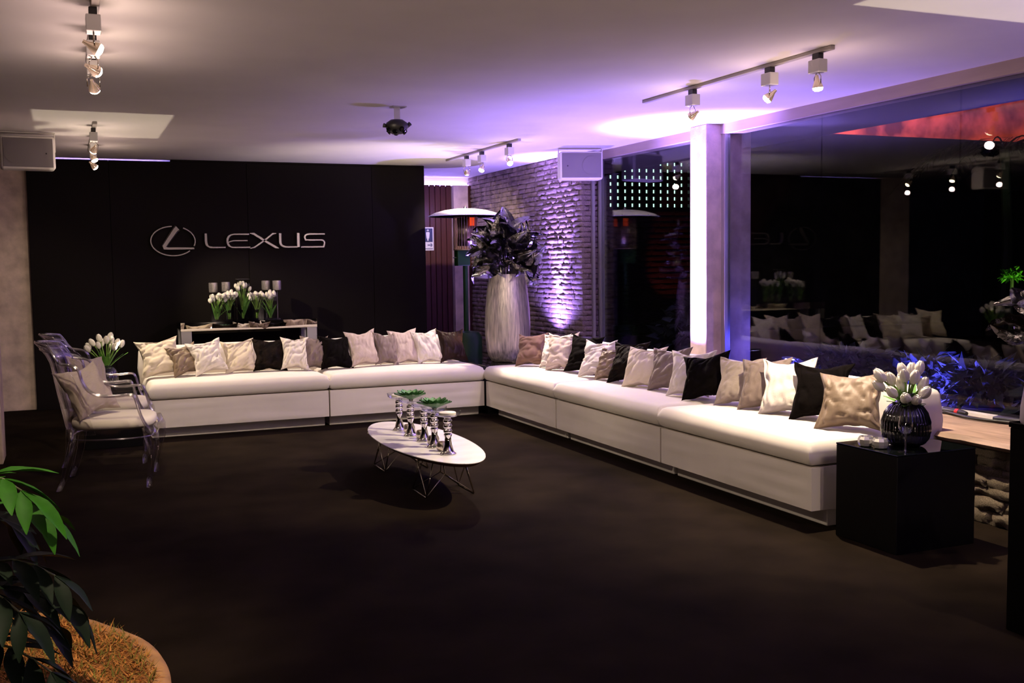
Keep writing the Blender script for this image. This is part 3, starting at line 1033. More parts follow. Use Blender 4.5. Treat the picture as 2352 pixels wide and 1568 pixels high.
def bloom_mesh():
    mb = MB()
    for k in range(6):
        a0 = 2 * PI * k / 6
        rr = 1.0 if k % 2 else .9
        vs, fs = [], []
        nu, nv = 4, 6
        for j in range(nv + 1):
            t = j / nv
            rad = .0185 * (math.sin(PI * (.12 + .80 * t)) ** .8) * rr
            zz = .052 * t
            half = .62 * math.sin(PI * min(1, .18 + .82 * t)) ** .6 if t < 1 else .02
            for i in range(nu + 1):
                a = a0 + half * (2 * i / nu - 1)
                r2 = rad * (1 - .10 * abs(2 * i / nu - 1))
                vs.append((r2 * math.cos(a), r2 * math.sin(a), zz))
        for j in range(nv):
            for i in range(nu):
                p = j * (nu + 1) + i
                fs.append((p, p + 1, p + nu + 2, p + nu + 1))
        mb.add(vs, fs)
    mb.lathe([(.001, 0), (.010, .006), (.0145, .02), (.013, .036), (.004, .049), (.0005, .05)], 10)
    o = mb.build('bloom', 'tulip_white', smooth=True)
    me = o.data
    bpy.data.objects.remove(o)
    return me


BLOOM = bloom_mesh()


def tulip(base, tip, label, group, seed, leafp=.5, s=1.0, bend=.3, band=None):
    rnd = random.Random(seed)
    base, tip = Vector(base), Vector(tip)
    e = empty('tulip', base)
    tag(e, label, 'tulip', group)
    d = tip - base
    side = Vector((d.x, d.y, 0))
    pts = []
    for i in range(8):
        t = i / 7
        h = side * (t ** (1 + bend))
        pts.append(Vector((h.x, h.y, d.z * t)))
    MB().tube(pts, .0032 * s, 6).build('stem', 'tulip_stem', e, smooth=True)
    dirv = (pts[-1] - pts[-2]).normalized()
    q = Vector((0, 0, 1)).rotation_difference((dirv + Vector((rnd.uniform(-.25, .25), rnd.uniform(-.25, .25), .2))).normalized())
    b = inst('bloom', BLOOM, e, pts[-1], q.to_euler(), (s * rnd.uniform(.92, 1.1),) * 3)
    if rnd.random() < leafp:
        a = rnd.uniform(0, 6.28)
        mb = MB()
        vs, fs = [], []
        L = d.length * rnd.uniform(.7, .95)
        dd = (d.normalized() + Vector((math.cos(a), math.sin(a), 0)) * .3).normalized()
        sd_ = dd.cross(Vector((0, 0, 1))).normalized()
        for i in range(8):
            t = i / 7
            wv = .015 * s * math.sin(PI * (.1 + .88 * t)) ** .8
            c = dd * (L * t) + Vector((math.cos(a), math.sin(a), -.3)) * (.03 * t * t * s)
            vs += [c - sd_ * wv + Vector((0, 0, .003)), c, c + sd_ * wv + Vector((0, 0, .003))]
        for i in range(7):
            p = i * 3
            fs += [(p, p + 1, p + 4, p + 3), (p + 1, p + 2, p + 5, p + 4)]
        mb.add(vs, fs).build('leaf', 'tulip_leaf', e, smooth=True)
    return e


def glass_box(loc, wx, wy, h, label):
    e = empty('glass_vase', loc)
    tag(e, label, 'vase')
    t = .004
    MB().box(-wx / 2, wx / 2, -wy / 2, -wy / 2 + t, 0, h).box(-wx / 2, wx / 2, wy / 2 - t, wy / 2, 0, h).box(-wx / 2, -wx / 2 + t, -wy / 2, wy / 2, 0, h).box(wx / 2 - t, wx / 2, -wy / 2, wy / 2, 0, h).build('walls', 'clear_glass', e)
    MB().box(-wx / 2, wx / 2, -wy / 2, wy / 2, 0, .014).build('foot', 'clear_glass', e)
    MB().tube([(-wx / 2, -wy / 2, h), (wx / 2, -wy / 2, h), (wx / 2, wy / 2, h), (-wx / 2, wy / 2, h)], .0025, 5, closed=True).build('rim', 'clear_rim', e)
    return e


random.seed(12)
VS = [(1.385, 11.07, .115, .27, -1.0, 'low glass vase at the left end of the console flowers', .26), (1.515, 11.09, .12, .27, -.3, 'glass vase second from the left on the console', .27),
      (1.665, 11.13, .13, .43, .15, 'tallest glass vase in the middle of the console', .37), (1.80, 11.09, .12, .27, .4, 'glass vase fourth from the left on the console', .27), (1.935, 11.07, .12, .26, .9, 'glass vase at the right end of the console flowers', .27)]
for k, (x, y, w_, h_, ln, lab, th_) in enumerate(VS):
    glass_box((x, y, CT), w_, w_ * .85, h_, lab)
    nt_ = 14 if k != 2 else 11
    for q in range(nt_):
        a = random.uniform(0, 2 * PI)
        r_ = math.sqrt(random.random())
        bx_, by_ = x + random.uniform(-.012, .012), y + random.uniform(-.012, .012)
        tx = x + r_ * math.cos(a) * .080 - ln * .012
        ty = y + r_ * math.sin(a) * .048
        tz = CT + th_ * random.uniform(.84, 1.04) - .035 * r_
        tulip((bx_, by_, CT + .02), (tx, ty, tz), 'white tulip in the %s' % lab, 'tulips of the %s' % lab, 100 * k + q, .25, 1.05, .9)
    bd = MB().lathe([(.019, 0), (.021, .004), (.021, .024), (.019, .028)], 14, (x, y, CT + .085)).build('ribbon_band', 'black_satin')
    tag(bd, ['black ribbon around the leftmost console tulips', 'black ribbon around the second console tulip bunch', 'black ribbon around the tallest console tulips', 'black ribbon around the fourth console tulip bunch', 'black ribbon around the rightmost console tulips'][k], 'ribbon')
# silver goblets
for k, (x, z) in enumerate(((1.385, 1.25), (1.515, 1.255), (1.93, 1.262), (2.035, 1.262))):
    e = empty('candle_goblet', (x, 11.27 if k < 3 else 11.2, CT))
    tag(e, ['silver goblet behind the tulips at the left end of the console', 'second silver goblet from the left behind the console tulips', 'third silver goblet from the left behind the console tulips', 'silver goblet standing clear at the right end of the console'][k], 'goblet', 'silver goblets on the console')
    H = z - CT + .01
    MB().lathe([(.035, 0), (.035, .004), (.006, .02), (.005, H - .12), (.012, H - .105)], 16).build('stem', 'clear_rim', e, smooth=True, autos=40)
    MB().lathe([(.012, H - .105), (.042, H - .10), (.045, H - .09), (.046, H), (.043, H), (.042, H - .085), (.0, H - .09)], 20).build('cup', 'silver_hammered', e, smooth=True, autos=40)

# ------------------------------------------------------------------ coffee table
tb = empty('coffee_table', (2.10, 6.50, 0))
tag(tb, 'low oval surfboard coffee table with white marble top and wire base', 'table')
A_, B_ = .277, .90


def ell(a, b, n=72):
    return [(a * math.cos(2 * PI * i / n), b * math.sin(2 * PI * i / n)) for i in range(n)]


def slab(rings, n=72):
    vs, fs = [], []
    for (a, b, z) in rings:
        vs += [(x, y, z) for x, y in ell(a, b, n)]
    for i in range(len(rings) - 1):
        for k in range(n):
            fs.append((i * n + k, i * n + (k + 1) % n, (i + 1) * n + (k + 1) % n, (i + 1) * n + k))
    fs.append(tuple(range(n - 1, -1, -1)))
    fs.append(tuple((len(rings) - 1) * n + k for k in range(n)))
    return MB().add(vs, fs)


slab([(A_, B_, .262), (A_, B_, .265), (A_ - .002, B_ - .002, .2665)]).build('tabletop', 'marble', tb)
slab([(A_ - .035, B_ - .04, .238), (A_ - .002, B_ - .002, .260), (A_ - .001, B_ - .001, .262)]).build('edge', 'table_edge', tb)
for yb in (.50, -.40):
    for s in (-1, 1):
        mb = MB()
        xo, xi = s * .155, s * .06
        y0, y1 = yb - .14, yb + .14
        r_ = .0042
        # floor runner, uprights and crossing braces of one side
        mb.tube([(xo, y0, .005), (xo, y1, .005)], r_, 6)
        mb.tube([(xo, y0, .005), (xi * 1.6, y0 + .02, .24)], r_, 6)
        mb.tube([(xo, y1, .005), (xi * 1.6, y1 - .02, .24)], r_, 6)
        mb.tube([(xo, y0, .005), (xo * .95, y1 - .06, .24)], r_ * .9, 6)
        mb.tube([(xo, y1, .005), (xo * .95, y0 + .06, .24)], r_ * .9, 6)
        mb.tube([(xo, y0, .005), (0, y0 + .10, .12), (0, y0 + .14, .24)], r_ * .9, 6)
        mb.tube([(xo, y1, .005), (0, y1 - .10, .12), (0, y1 - .14, .24)], r_ * .9, 6)
        mb.build('wire_leg', 'wire_chrome', tb, smooth=True)
    MB().tube([(-.20, yb - .12, .237), (.20, yb - .12, .237), (.20, yb + .12, .237), (-.20, yb + .12, .237)], .005, 6, closed=True).build('wire_frame', 'wire_chrome', tb)
TT = .2668
BEAD = [(.052, 0), (.054, .004), (.052, .009), (.043, .012), (.036, .025), (.027, .055), (.021, .085), (.0205, .105), (.027, .118), (.0275, .122), (.022, .126)]
for k in range(3):
    z0 = .126 + k * .031
    BEAD += [(.020, z0 + .002), (.0265, z0 + .007), (.0295, z0 + .0155), (.0265, z0 + .024), (.020, z0 + .029)]
BEAD += [(.024, .222), (.027, .226), (.024, .230)]
STK = [(2.085, 6.96, 1.0), (2.083, 6.69, 1.0), (2.10, 6.45, .98), (2.085, 6.20, 1.0), (2.08, 5.93, 1.03)]
cst0 = MB().lathe(BEAD, 28).build('candlestick', 'silver', smooth=True, autos=60)
SL = ['beaded silver candlestick at the far end of the coffee table', 'second silver candlestick from the far end under a succulent', 'middle silver candlestick on the coffee table', 'fourth silver candlestick from the far end of the coffee table', 'beaded silver candlestick nearest the viewer on the coffee table']
for k, (x, y, s) in enumerate(STK):
    o = cst0 if k == 0 else copy_tree(cst0)
    o.location = (x, y, TT)
    o.scale = (s * .92, s * .92, s * .98)
    tag(o, SL[k], 'candlestick', 'silver candlesticks on the coffee table')
    zt = TT + .230 * s * .98
    d = MB().lathe([(.02, 0), (.06, .002), (.078, .012), (.083, .034), (.080, .034), (.075, .014), (.058, .006), (.0, .004)], 28).build('glass_dish', 'clear_glass', smooth=True, autos=50)
    d.location = (x, y, zt + .0005)
    tag(d, ['clear glass dish on the far silver candlestick', 'clear glass dish under the far succulent', 'clear glass dish on the middle silver candlestick', 'clear glass dish under the near succulent', 'clear glass dish on the nearest silver candlestick'][k], 'dish', 'glass dishes on the candlesticks')
    if k in (1, 3):
        rnd = random.Random(k)
        e = empty('succulent', (x + .005, y, zt + .010))
        tag(e, 'green succulent rosette on the far candlestick dish' if k == 1 else 'green succulent rosette nearer the viewer on the candlesticks', 'succulent')
        MB().lathe([(.012, 0), (.016, .012), (.010, .02)], 10).build('root', 'plant_stem', e)
        for ring, (nn, ln_, el) in enumerate(((14, .118, .42), (12, .105, .62), (10, .085, .85), (7, .06, 1.15))):
            for q in range(nn):
                a = 2 * PI * q / nn + ring * .35
                L = ln_ * rnd.uniform(.9, 1.08)
                vs, fs = [], []
                for i in range(6):
                    t = i / 5
                    wv = .023 * (L / .09) * math.sin(PI * (.15 + .75 * t)) if t < 1 else .001
                    r0 = L * t * math.cos(el * (1 - .25 * t))
                    zz = L * t * math.sin(el * (1 - .1 * t)) + .012
                    ca, sa = math.cos(a), math.sin(a)
                    for sx_, dz in ((-1, .004), (0, -.004), (1, .004)):
                        vs.append((r0 * ca - sx_ * wv * sa, r0 * sa + sx_ * wv * ca, zz + dz))
                for i in range(5):
                    p = i * 3
                    fs += [(p, p + 1, p + 4, p + 3), (p + 1, p + 2, p + 5, p + 4)]
                MB().add(vs, fs).build('leaf', 'succulent', e, smooth=True)
    elif k in (0, 4):
        c = MB().lathe([(.0, 0), (.050, 0), (.052, .004), (.052, .016), (.046, .019), (.0, .018)], 20).build('floating_candle', 'candle', smooth=True, autos=50)
        c.location = (x, y, zt + .009)
        tag(c, 'pale candle in the far glass dish' if k == 0 else 'pale candle in the nearest glass dish', 'candle')
for k, (x, y) in enumerate(((2.115, 6.83), (2.115, 6.55), (2.11, 6.30), (2.09, 6.06))):
    o = MB().lathe([(.02, 0), (.034, .004), (.041, .022), (.040, .040), (.033, .056), (.030, .056), (.036, .038), (.036, .02), (.0, .008)], 20).build('votive_cup', 'mercury', smooth=True, autos=60)
    o.location = (x, y, TT)
    tag(o, ['mercury glass votive cup at the far end of the coffee table', 'second mercury glass votive from the far end', 'third mercury glass votive from the far end', 'mercury glass votive beside the nearest candlestick'][k], 'votive', 'votive cups on the coffee table')


# ------------------------------------------------------------------ black cube tables
def cube_table(loc, s, sy, h, label):
    e = empty('cube_table', loc)
    tag(e, label, 'table')
    MB().box(0, s, 0, sy, 0, h - .008).build('body', 'black_satin', e, bevel=.003, seg=1)
    MB().box(-.001, s + .001, -.001, sy + .001, h - .008, h).build('glass_top', 'black_glass_top', e, bevel=.0015, seg=1)
    return e


cube_table((3.590, 3.795, 0), .50, .43, .482, 'black cube side table with glass top at the near end of the window sofa')
cube_table((.06, 8.78, 0), .44, .44, .45, 'black cube side table between the clear armchair and the back sofa')
cube_table((3.60, 9.10, 0), .72, .76, .455, 'black corner table in the angle between the sofas')


def ribbed_vase(loc, r, h, label):
    e = empty('bud_vase', loc)
    tag(e, label, 'vase')
    prof = []
    for i in range(22):
        t = i / 21
        a = t * PI * .93
        prof.append((max(.36 * r, r * math.sin(a * .90 + .30) ** .75) * (1 + .012 * math.sin(i * 2.2)), h * .86 * (1 - math.cos(a * .97)) / 1.97))
    prof[0] = (r * .42, 0)
    prof += [(r * .30, h * .90), (r * .33, h), (r * .27, h), (r * .25, h * .9)]
    MB().lathe(prof, 144, (0, 0, 0), .022, 36).build('body', 'vase_black', e, smooth=True)
    MB().lathe([(r * .43, 0), (r * .46, .003), (r * .46, .008), (r * .43, .010)], 32).build('foot_ring', 'gold_rim', e)
    return e


VR = (3.835, 4.00, .4825)
ribbed_vase(VR, .119, .265, 'round black ribbed vase of tulips on the near cube table')
random.seed(31)
TR = [(-.15, .02, .385), (-.10, -.05, .30), (-.06, .03, .36), (-.03, -.06, .39), (.0, .0, .33), (.03, .03, .41), (.05, -.04, .375), (.08, .02, .40), (.10, -.05, .34), (.11, -.02, .425), (.07, -.09, .30), (-.12, .06, .33), (.02, -.10, .27), (-.05, -.10, .28), (.05, .06, .36)]
for q, (dx, dy, dz) in enumerate(TR):
    # image right is +x-0.42y
    tulip((VR[0] + dx * .15, VR[1] + dy * .15, VR[2] + .20), (VR[0] - .02 + dx * .50, VR[1] + dy * .6 - dx * .24, VR[2] + dz * .85 - .005), 'white tulip in the ribbed vase on the near cube table', 'tulips of the near cube table', 500 + q, 1.0, 1.5, .5)
VL = (.25, 8.98, .4505)
ribbed_vase(VL, .085, .225, 'small round black ribbed vase of tulips behind the clear armchairs')
for q in range(13):
    a = q * 2.399
    r_ = .145 * math.sqrt((q + .5) / 13)
    tulip((VL[0] + math.cos(a) * r_ * .15, VL[1] + math.sin(a) * r_ * .15, VL[2] + .17), (VL[0] + math.cos(a) * r_, VL[1] + math.sin(a) * r_ * .8, VL[2] + .42 - r_ * .75), 'white tulip in the ribbed vase behind the armchairs', 'tulips behind the armchairs', 600 + q, .8, 1.25, .5)

# wine glass and small crystal cups on the near cube
wg = empty('wine_glass', (3.70, 3.86, .4825))
tag(wg, 'empty clear wine glass on the near cube table', 'glass')
MB().lathe([(.034, 0), (.034, .002), (.006, .006), (.0035, .012), (.003, .075), (.006, .085)], 24).build('stem', 'clear_rim', wg, smooth=True, autos=50)
MB().lathe([(.004, .083), (.022, .092), (.033, .115), (.035, .135), (.030, .175), (.029, .175), (.0335, .135), (.0315, .116), (.021, .094), (.0, .088)], 28).build('bowl', 'clear_glass', wg, smooth=True, autos=60)
for k, (x, y) in enumerate(((3.645, 4.07), (3.665, 3.99))):
    o = MB().lathe([(.026, 0), (.034, .004), (.040, .018), (.040, .036), (.033, .05), (.029, .05), (.034, .035), (.034, .018), (.0, .008)], 10).build('crystal_votive', 'crystal')
    o.location = (x, y, .4825)
    tag(o, ['faceted crystal votive at the back corner of the near cube table', 'faceted crystal votive closer to the wine glass'][k], 'votive', 'crystal votives on the cube table')


# ------------------------------------------------------------------ tall silver vase with black leaves
def leaf_mesh(seed, L=.27, W=.12):
    rnd = random.Random(seed)
    vs, fs = [], []
    n = 9
    tw = rnd.uniform(-.5, .5)
    cv_ = rnd.uniform(.2, .7)
    for i in range(n + 1):
        t = i / n
        wv = W * math.sin(PI * (.06 + .90 * t)) ** .9
        c = Vector((0, L * t, .10 * math.sin(t * 2.2) * L / .34 - cv_ * .22 * t * t * L / .34))
        ta = tw * t
        for j in range(5):
            u = (j - 2) / 2
            off = Vector((u * wv * .5, 0, abs(u) ** 1.3 * wv * (.15 + .5 * ((seed * 37) % 5) / 4) + .03 * noise.noise(Vector((u * 2, t * 5, seed))) - .006 * (1 - abs(u))))
            off = Matrix.Rotation(ta, 3, 'Y') @ off
            vs.append(c + off)
    for i in range(n):
        for j in range(4):
            p = i * 5 + j
            fs.append((p, p + 1, p + 6, p + 5))
    o = MB().add(vs, fs).build('leaf', 'black_leaf', smooth=True)
    me = o.data
    bpy.data.objects.remove(o)
    return me


LEAVES = [leaf_mesh(i) for i in range(6)]


def bouquet(loc, s, label, seed, count=96):
    rnd = random.Random(seed)
    e = empty('leaf_bouquet', loc)
    tag(e, label, 'leaf arrangement')
    for k in range(count):
        t = (k + .5) / count
        az = k * 2.399963
        el = R(-14 + 92 * t + rnd.uniform(-16, 16))
        r0 = .05 * s
        st = Vector((math.cos(az) * math.cos(el), math.sin(az) * math.cos(el), math.sin(el)))
        L = rnd.uniform(.6, 1.15) * s * (1.0 if t < .75 else 1.15)
        q = Vector((0, 1, 0)).rotation_difference(st).to_matrix().to_4x4() @ Matrix.Rotation(rnd.uniform(-2.2, 2.2), 4, 'Y') @ Matrix.Rotation(rnd.uniform(-.5, .5), 4, 'X')
        o = inst('leaf', rnd.choice(LEAVES), e)
        o.matrix_local = Matrix.Translation(st * (r0 * 2 + rnd.uniform(0, .13) * s) + Vector((0, 0, .03 * s))) @ q @ Matrix.Diagonal((L, L, L, 1))
    mb = MB()
    for k in range(8):
        a = k * .785
        mb.tube([(math.cos(a) * .03 * s, math.sin(a) * .03 * s, -.25 * s), (math.cos(a) * .06 * s, math.sin(a) * .06 * s, .1 * s)], .008 * s, 6)
    mb.build('stems', 'black_leaf', e)
    return e


def tall_vase(loc, r, h, label, m='silver_leaf'):
    e = empty('tall_vase', loc)
    tag(e, label, 'vase')
    pr = [(.66, 0), (.74, .01), (.86, .06), (.95, .15), (1.0, .32), (1.0, .45), (.97, .62), (.89, .82), (.79, .97), (.77, 1.0), (.73, 1.0), (.75, .95), (.78, .85)]
    MB().lathe([(a * r, b * h) for a, b in pr] + [(.0, .84 * h)], 48).build('body', m, e, smooth=True, autos=50)
    MB().lathe([(.64 * r, 0), (.70 * r, .003), (.70 * r, .014), (.64 * r, .016)], 40).build('foot_ring', 'silver', e)
    return e


tall_vase((3.98, 9.50, .456), .225, .86, 'tall silver vase of black leaves in the sofa corner')
bouquet((3.97, 9.50, 1.40), .98, 'glossy black leaf arrangement bursting from the tall silver vase', 8)

# foreground pedestal, right edge
pd = empty('pedestal', (3.24, 2.35, 0))
tag(pd, 'dark pedestal in the foreground at the right edge', 'pedestal')
MB().box(0, .5, 0, .5, 0, .78).build('body', 'black_satin', pd, bevel=.004, seg=1)
MB().box(-.004, .504, -.004, .504, .78, .80).build('top', 'black_gloss', pd, bevel=.003, seg=1)
fv = empty('pale_vase', (3.36, 2.70, .8005))
tag(fv, 'pale tapering vase on the foreground pedestal', 'vase')
MB().lathe([(.155, 0), (.16, .01), (.158, .06), (.145, .15), (.12, .26), (.10, .33), (.10, .36), (.09, .36), (.09, .30), (.0, .28)], 40).build('body', 'pale_ceramic', fv, smooth=True, autos=50)
MB().lathe([(.10, .352), (.104, .354), (.104, .366), (.10, .368)], 32).build('rim', 'silver', fv)
bouquet((3.37, 2.72, 1.09), .62, 'black leaf arrangement in the pale vase at the right edge', 15, 40)


# ------------------------------------------------------------------ clear armchairs
def armchair(loc, rz, label):
    """local: +x is forward, origin between the legs on the floor"""
    e = empty('clear_armchair', loc, rz)
    tag(e, label, 'armchair', 'clear armchairs beside the back sofa')
    # back shell: wraps round, leaning back, flaring out at the crest
    vs, fs = [], []
    nu, nv = 22, 14
    for j in range(nv + 1):
        t = j / nv
        z = .36 + .56 * t
        lean = -.085 * t - .07 * max(0, t - .72) / .28 * (max(0, t - .72) / .28)
        for i in range(nu + 1):
            a = (i / nu - .5) * 2
            ang = a * R(92 - 22 * t)
            rx = .20 + .02 * t
            ry = .265 + .03 * math.sin(PI * t) + .02 * t
            x = -.06 - rx * math.cos(ang) + lean * (1 - .25 * abs(a)) + .02
            y = ry * math.sin(ang)
            crest = .03 * math.cos(a * PI * .5) + (-.10 * max(0, abs(a) - .75) * 4 * t)
            vs.append((x, y, z + crest * t))
    for j in range(nv):
        for i in range(nu):
            p = j * (nu + 1) + i
            fs.append((p, p + 1, p + nu + 2, p + nu + 1))
    sh = MB().add(vs, fs).build('back_shell', 'clear_plastic', e, smooth=True)
    sm = sh.modifiers.new('thickness', 'SOLIDIFY')
    sm.thickness = .008
    top = [Vector(vs[nv * (nu + 1) + i]) for i in range(nu + 1)]
    MB().tube(top, .009, 8).build('crest_rim', 'clear_rim', e, smooth=True)
    MB().tube([p + Vector((.025, 0, -.045)) for p in top[1:-1]], .005, 6).build('crest_rim', 'clear_rim', e, smooth=True)
    # arms: S-curve rail and panel on each side
    for s in (-1, 1):
        c = top[0] if s < 0 else top[-1]
        rail = [c, Vector((-.12, s * .285, .80)), Vector((-.100, s * .290, .70)), Vector((-.06, s * .295, .635)), Vector((.02, s * .30, .605)), Vector((.12, s * .30, .605)), Vector((.19, s * .30, .612)), Vector((.215, s * .30, .60)), Vector((.23, s * .298, .54)), Vector((.25, s * .295, .46)), Vector((.285, s * .288, .39)), Vector((.31, s * .28, .35))]
        # smooth by subdividing
        for _ in range(2):
            q = [rail[0]]
            for a_, b_ in zip(rail[:-1], rail[1:]):
                q += [a_.lerp(b_, .25), a_.lerp(b_, .75)]
            q.append(rail[-1])
            rail = q
        MB().tube(rail, .009, 8).build('arm_rail', 'clear_rim', e, smooth=True)
        inner = [p + Vector((0, -s * .035, .004)) for p in rail]
        MB().tube(inner, .006, 6).build('arm_rail', 'clear_rim', e, smooth=True)
        m_ = len(rail)
        mb = MB().add([tuple(p) for p in rail] + [tuple(p) for p in inner], [(i, i + 1, m_ + i + 1, m_ + i) for i in range(m_ - 1)])
        mb.build('arm_web', 'clear_plastic', e, smooth=True)
        # side panel under the rail
        bot = [Vector((-.19 + .5 * i / (m_ - 1), s * .275, .36)) for i in range(m_)]
        mb = MB().add([tuple(p) for p in rail] + [tuple(p) for p in bot], [(i, i + 1, m_ + i + 1, m_ + i) for i in range(m_ - 1)])
        mb.build('side_panel', 'clear_plastic', e, smooth=True)
        # front leg: cabriole
        MB().tube([(.285, s * .265, .40), (.305, s * .270, .34), (.315, s * .272, .27), (.300, s * .270, .17), (.285, s * .268, .08), (.282, s * .268, 0)], [(.045, .040), (.052, .048), (.040, .038), (.027, .025), (.021, .020), (.020, .019)], 12).build('leg', 'leg_plastic', e, smooth=True)
        # rear leg: sabre
        MB().tube([(-.185, s * .235, .40), (-.19, s * .24, .30), (-.205, s * .245, .20), (-.235, s * .25, .09), (-.27, s * .255, 0)], [(.032, .030), (.030, .028), (.026, .024), (.021, .019), (.018, .017)], 12).build('leg', 'leg_plastic', e, smooth=True)
    # seat frame
    ring = []
    for i in range(40):
        a = 2 * PI * i / 40
        cx, cy = math.cos(a), math.sin(a)
        ring.append((.055 + .265 * math.copysign(abs(cx) ** .7, cx), .275 * math.copysign(abs(cy) ** .6, cy)))
    n = 40
    vs = [(x, y, z) for z in (.325, .385) for x, y in ring]
    fs = [(k, (k + 1) % n, n + (k + 1) % n, n + k) for k in range(n)] + [tuple(n + k for k in range(n))]
    MB().add(vs, fs).build('seat_shell', 'clear_plastic', e, smooth=True, autos=40)
    MB().tube([(x, y, .325) for x, y in ring], .006, 6, closed=True).build('seat_rim', 'clear_rim', e, smooth=True)
    pv, pf = [], []
    rings = [(.93, .388), (.97, .395), (.985, .415), (.97, .438), (.90, .450), (.6, .454), (.25, .455)]
    for k_, z in rings:
        pv += [(.055 + (x - .055) * k_, y * k_ * .97, z) for x, y in ring]
    for i in range(len(rings) - 1):
        for k in range(n):
            pf.append((i * n + k, i * n + (k + 1) % n, (i + 1) * n + (k + 1) % n, (i + 1) * n + k))
    pf += [tuple(range(n)), tuple((len(rings) - 1) * n + k for k in range(n))]
    MB().add(pv, pf).build('seat_pad', 'seat_pad', e, smooth=True)
    return e


armchair((.19, 7.40, 0), R(-9), 'clear plastic armchair nearer the viewer with white seat pad')
armchair((.20, 8.28, 0), R(-5), 'clear plastic armchair behind the nearer one beside the tulips')
pillow((.02, 7.19), 42, .37, .37, 30, -8, 'cloth_linen', 'grey linen pillow standing on the nearer clear armchair', 51, z=.452, th=.06)
pillow((.02, 8.10), 42, .34, .36, 28, 8, 'cloth_linen', 'pale linen pillow on the farther clear armchair', 52, z=.452, th=.06)


# ------------------------------------------------------------------ track lights
def track(x, y0, y1, label):
    o = MB().box(-.017, .017, 0, y1 - y0, -.022, 0).build('light_track', 'track_paint', bevel=.003, seg=1)
    o.location = (x, y0, CEIL)
    tag(o, label, 'track')


track(3.775, 4.50, 6.47, 'ceiling light track in front of the glass wall')
track(3.82, 8.78, 10.75, 'ceiling light track near the brick wall')
track(.15, 2.9, 6.2, 'ceiling light track at the upper left')
track(.232, 8.7, 10.8, 'ceiling light track near the black partition')


def head(x, y, target, energy, cone, spill, label):
    e = empty('track_spotlight', (x, y, CEIL - .022))
    tag(e, label, 'spotlight', 'track spotlights')
    MB().box(-.017, .017, -.028, .028, -.034, 0).build('connector', 'black_plastic', e, bevel=.002, seg=1)
    MB().box(-.030, .030, -.045, .045, -.104, -.034).build('driver_box', 'box_white', e, bevel=.003, seg=1)
    lampz = -.165
    L0 = Vector((0, 0, lampz))
    wpos = Vector((x, y, CEIL - .022 + lampz))
    d = (Vector(target) - wpos).normalized()
    q = Vector((0, 0, -1)).rotation_difference(d)
    s = d.cross(Vector((0, 0, 1)))
    s = s.normalized() if s.length > 1e-3 else Vector((1, 0, 0))
    for sg in (-1, 1):
        MB().tube([Vector((0, 0, -.104)) + s * .010 * sg, Vector((0, 0, -.125)) + s * .032 * sg, L0 + s * .030 * sg], .0028, 6).build('yoke', 'wire_chrome', e, smooth=True)
    c = MB().lathe([(.008, .050), (.011, .030), (.017, .018), (.0265, -.006), (.029, -.014), (.0295, -.018), (.027, -.018)], 20).build('lamp_cup', 'lamp_cup', e, smooth=True, autos=50)
    c.location = L0
    c.rotation_euler = q.to_euler()
    g = MB().lathe([(.0275, -.017), (.0265, -.026), (.019, -.034), (.0, -.038)], 20).build('lens', 'lamp_glow', e, smooth=True)
    g.location = L0
    g.rotation_euler = q.to_euler()
    spot('halogen', wpos + d * .048, target, energy, WARM, cone, .75, .02)
    point('halogen_spill', wpos + Vector((0, 0, -.10)) + d * .02, spill, SPILL, .03)
    return e


def heads(lst, labs):
    for h, l in zip(lst, labs):
        head(*h, l)


heads(HEADS_RIGHT, ['track spotlight nearest the pillar on the window track', 'middle spotlight of the window track with a bright lamp', 'spotlight at the near end of the window track'])
heads(HEADS_BACK, ['farthest spotlight on the track near the brick wall', 'middle spotlight on the track near the brick wall', 'nearest spotlight on the track near the brick wall'])
heads(HEADS_LEFT, ['glaring spotlight at the upper left nearest the viewer', 'second spotlight of the upper left track', 'third spotlight of the upper left track', 'spotlight of the upper left track above the round bed'])
track(3.30, .9, 2.1, 'added out-of-view light track above the foreground pedestal')  # unseen track added to carry the lamp for the pedestal leaves
heads([(3.30, 1.75, (3.33, 2.70, 1.05), 70, 45, 1.2)], ['added out-of-view spotlight aimed at the foreground pedestal'])  # lamp added out of view to give the dark leaves their glints
heads(HEADS_FAR, ['spotlight in front of the partition nearest the viewer', 'middle spotlight of the track by the partition', 'spotlight of the partition track closest to the black wall'])

# ------------------------------------------------------------------ speakers
def speaker(loc, rz, w_, h_, label, flip):
    e = empty('wall_speaker', loc, rz)
    tag(e, label, 'speaker')
    d = .19
    MB().box(-w_ / 2, w_ / 2, 0, d, -h_, 0).build('cabinet', 'speaker_white', e, bevel=.022, seg=3)
    MB().box(-w_ / 2 + .018, w_ / 2 - .018, -.006, .004, -h_ + .018, -.018).build('grille', 'speaker_grille', e, bevel=.003, seg=1)
    sx = flip
    MB().lathe([(.001, 0), (.085, 0), (.09, .004), (.09, .006)], 28).build('woofer_ring', 'speaker_grille', e).location = (0, 0, 0)
    wr_ = e.children[-1]
    wr_.rotation_euler = (PI / 2, 0, 0)
    wr_.location = (sx * w_ * .22, -.004, -h_ * .5)
    bd = MB().lathe([(.006, 0), (.007, .003), (.0, .004)], 12).build('badge', 'black_plastic', e)
    bd.rotation_euler = (PI / 2, 0, 0)
    bd.location = (-sx * w_ * .33, -.006, -h_ * .52)
    br = MB()
    br.box(-w_ / 2 - .006, w_ / 2 + .006, .06, .10, .03, .036)
    for s in (-1, 1):
        br.box(s * (w_ / 2 + .003) - .003, s * (w_ / 2 + .003) + .003, .06, .10, -h_ * .45, .036)
    br.build('bracket', 'speaker_white', e)
    return e


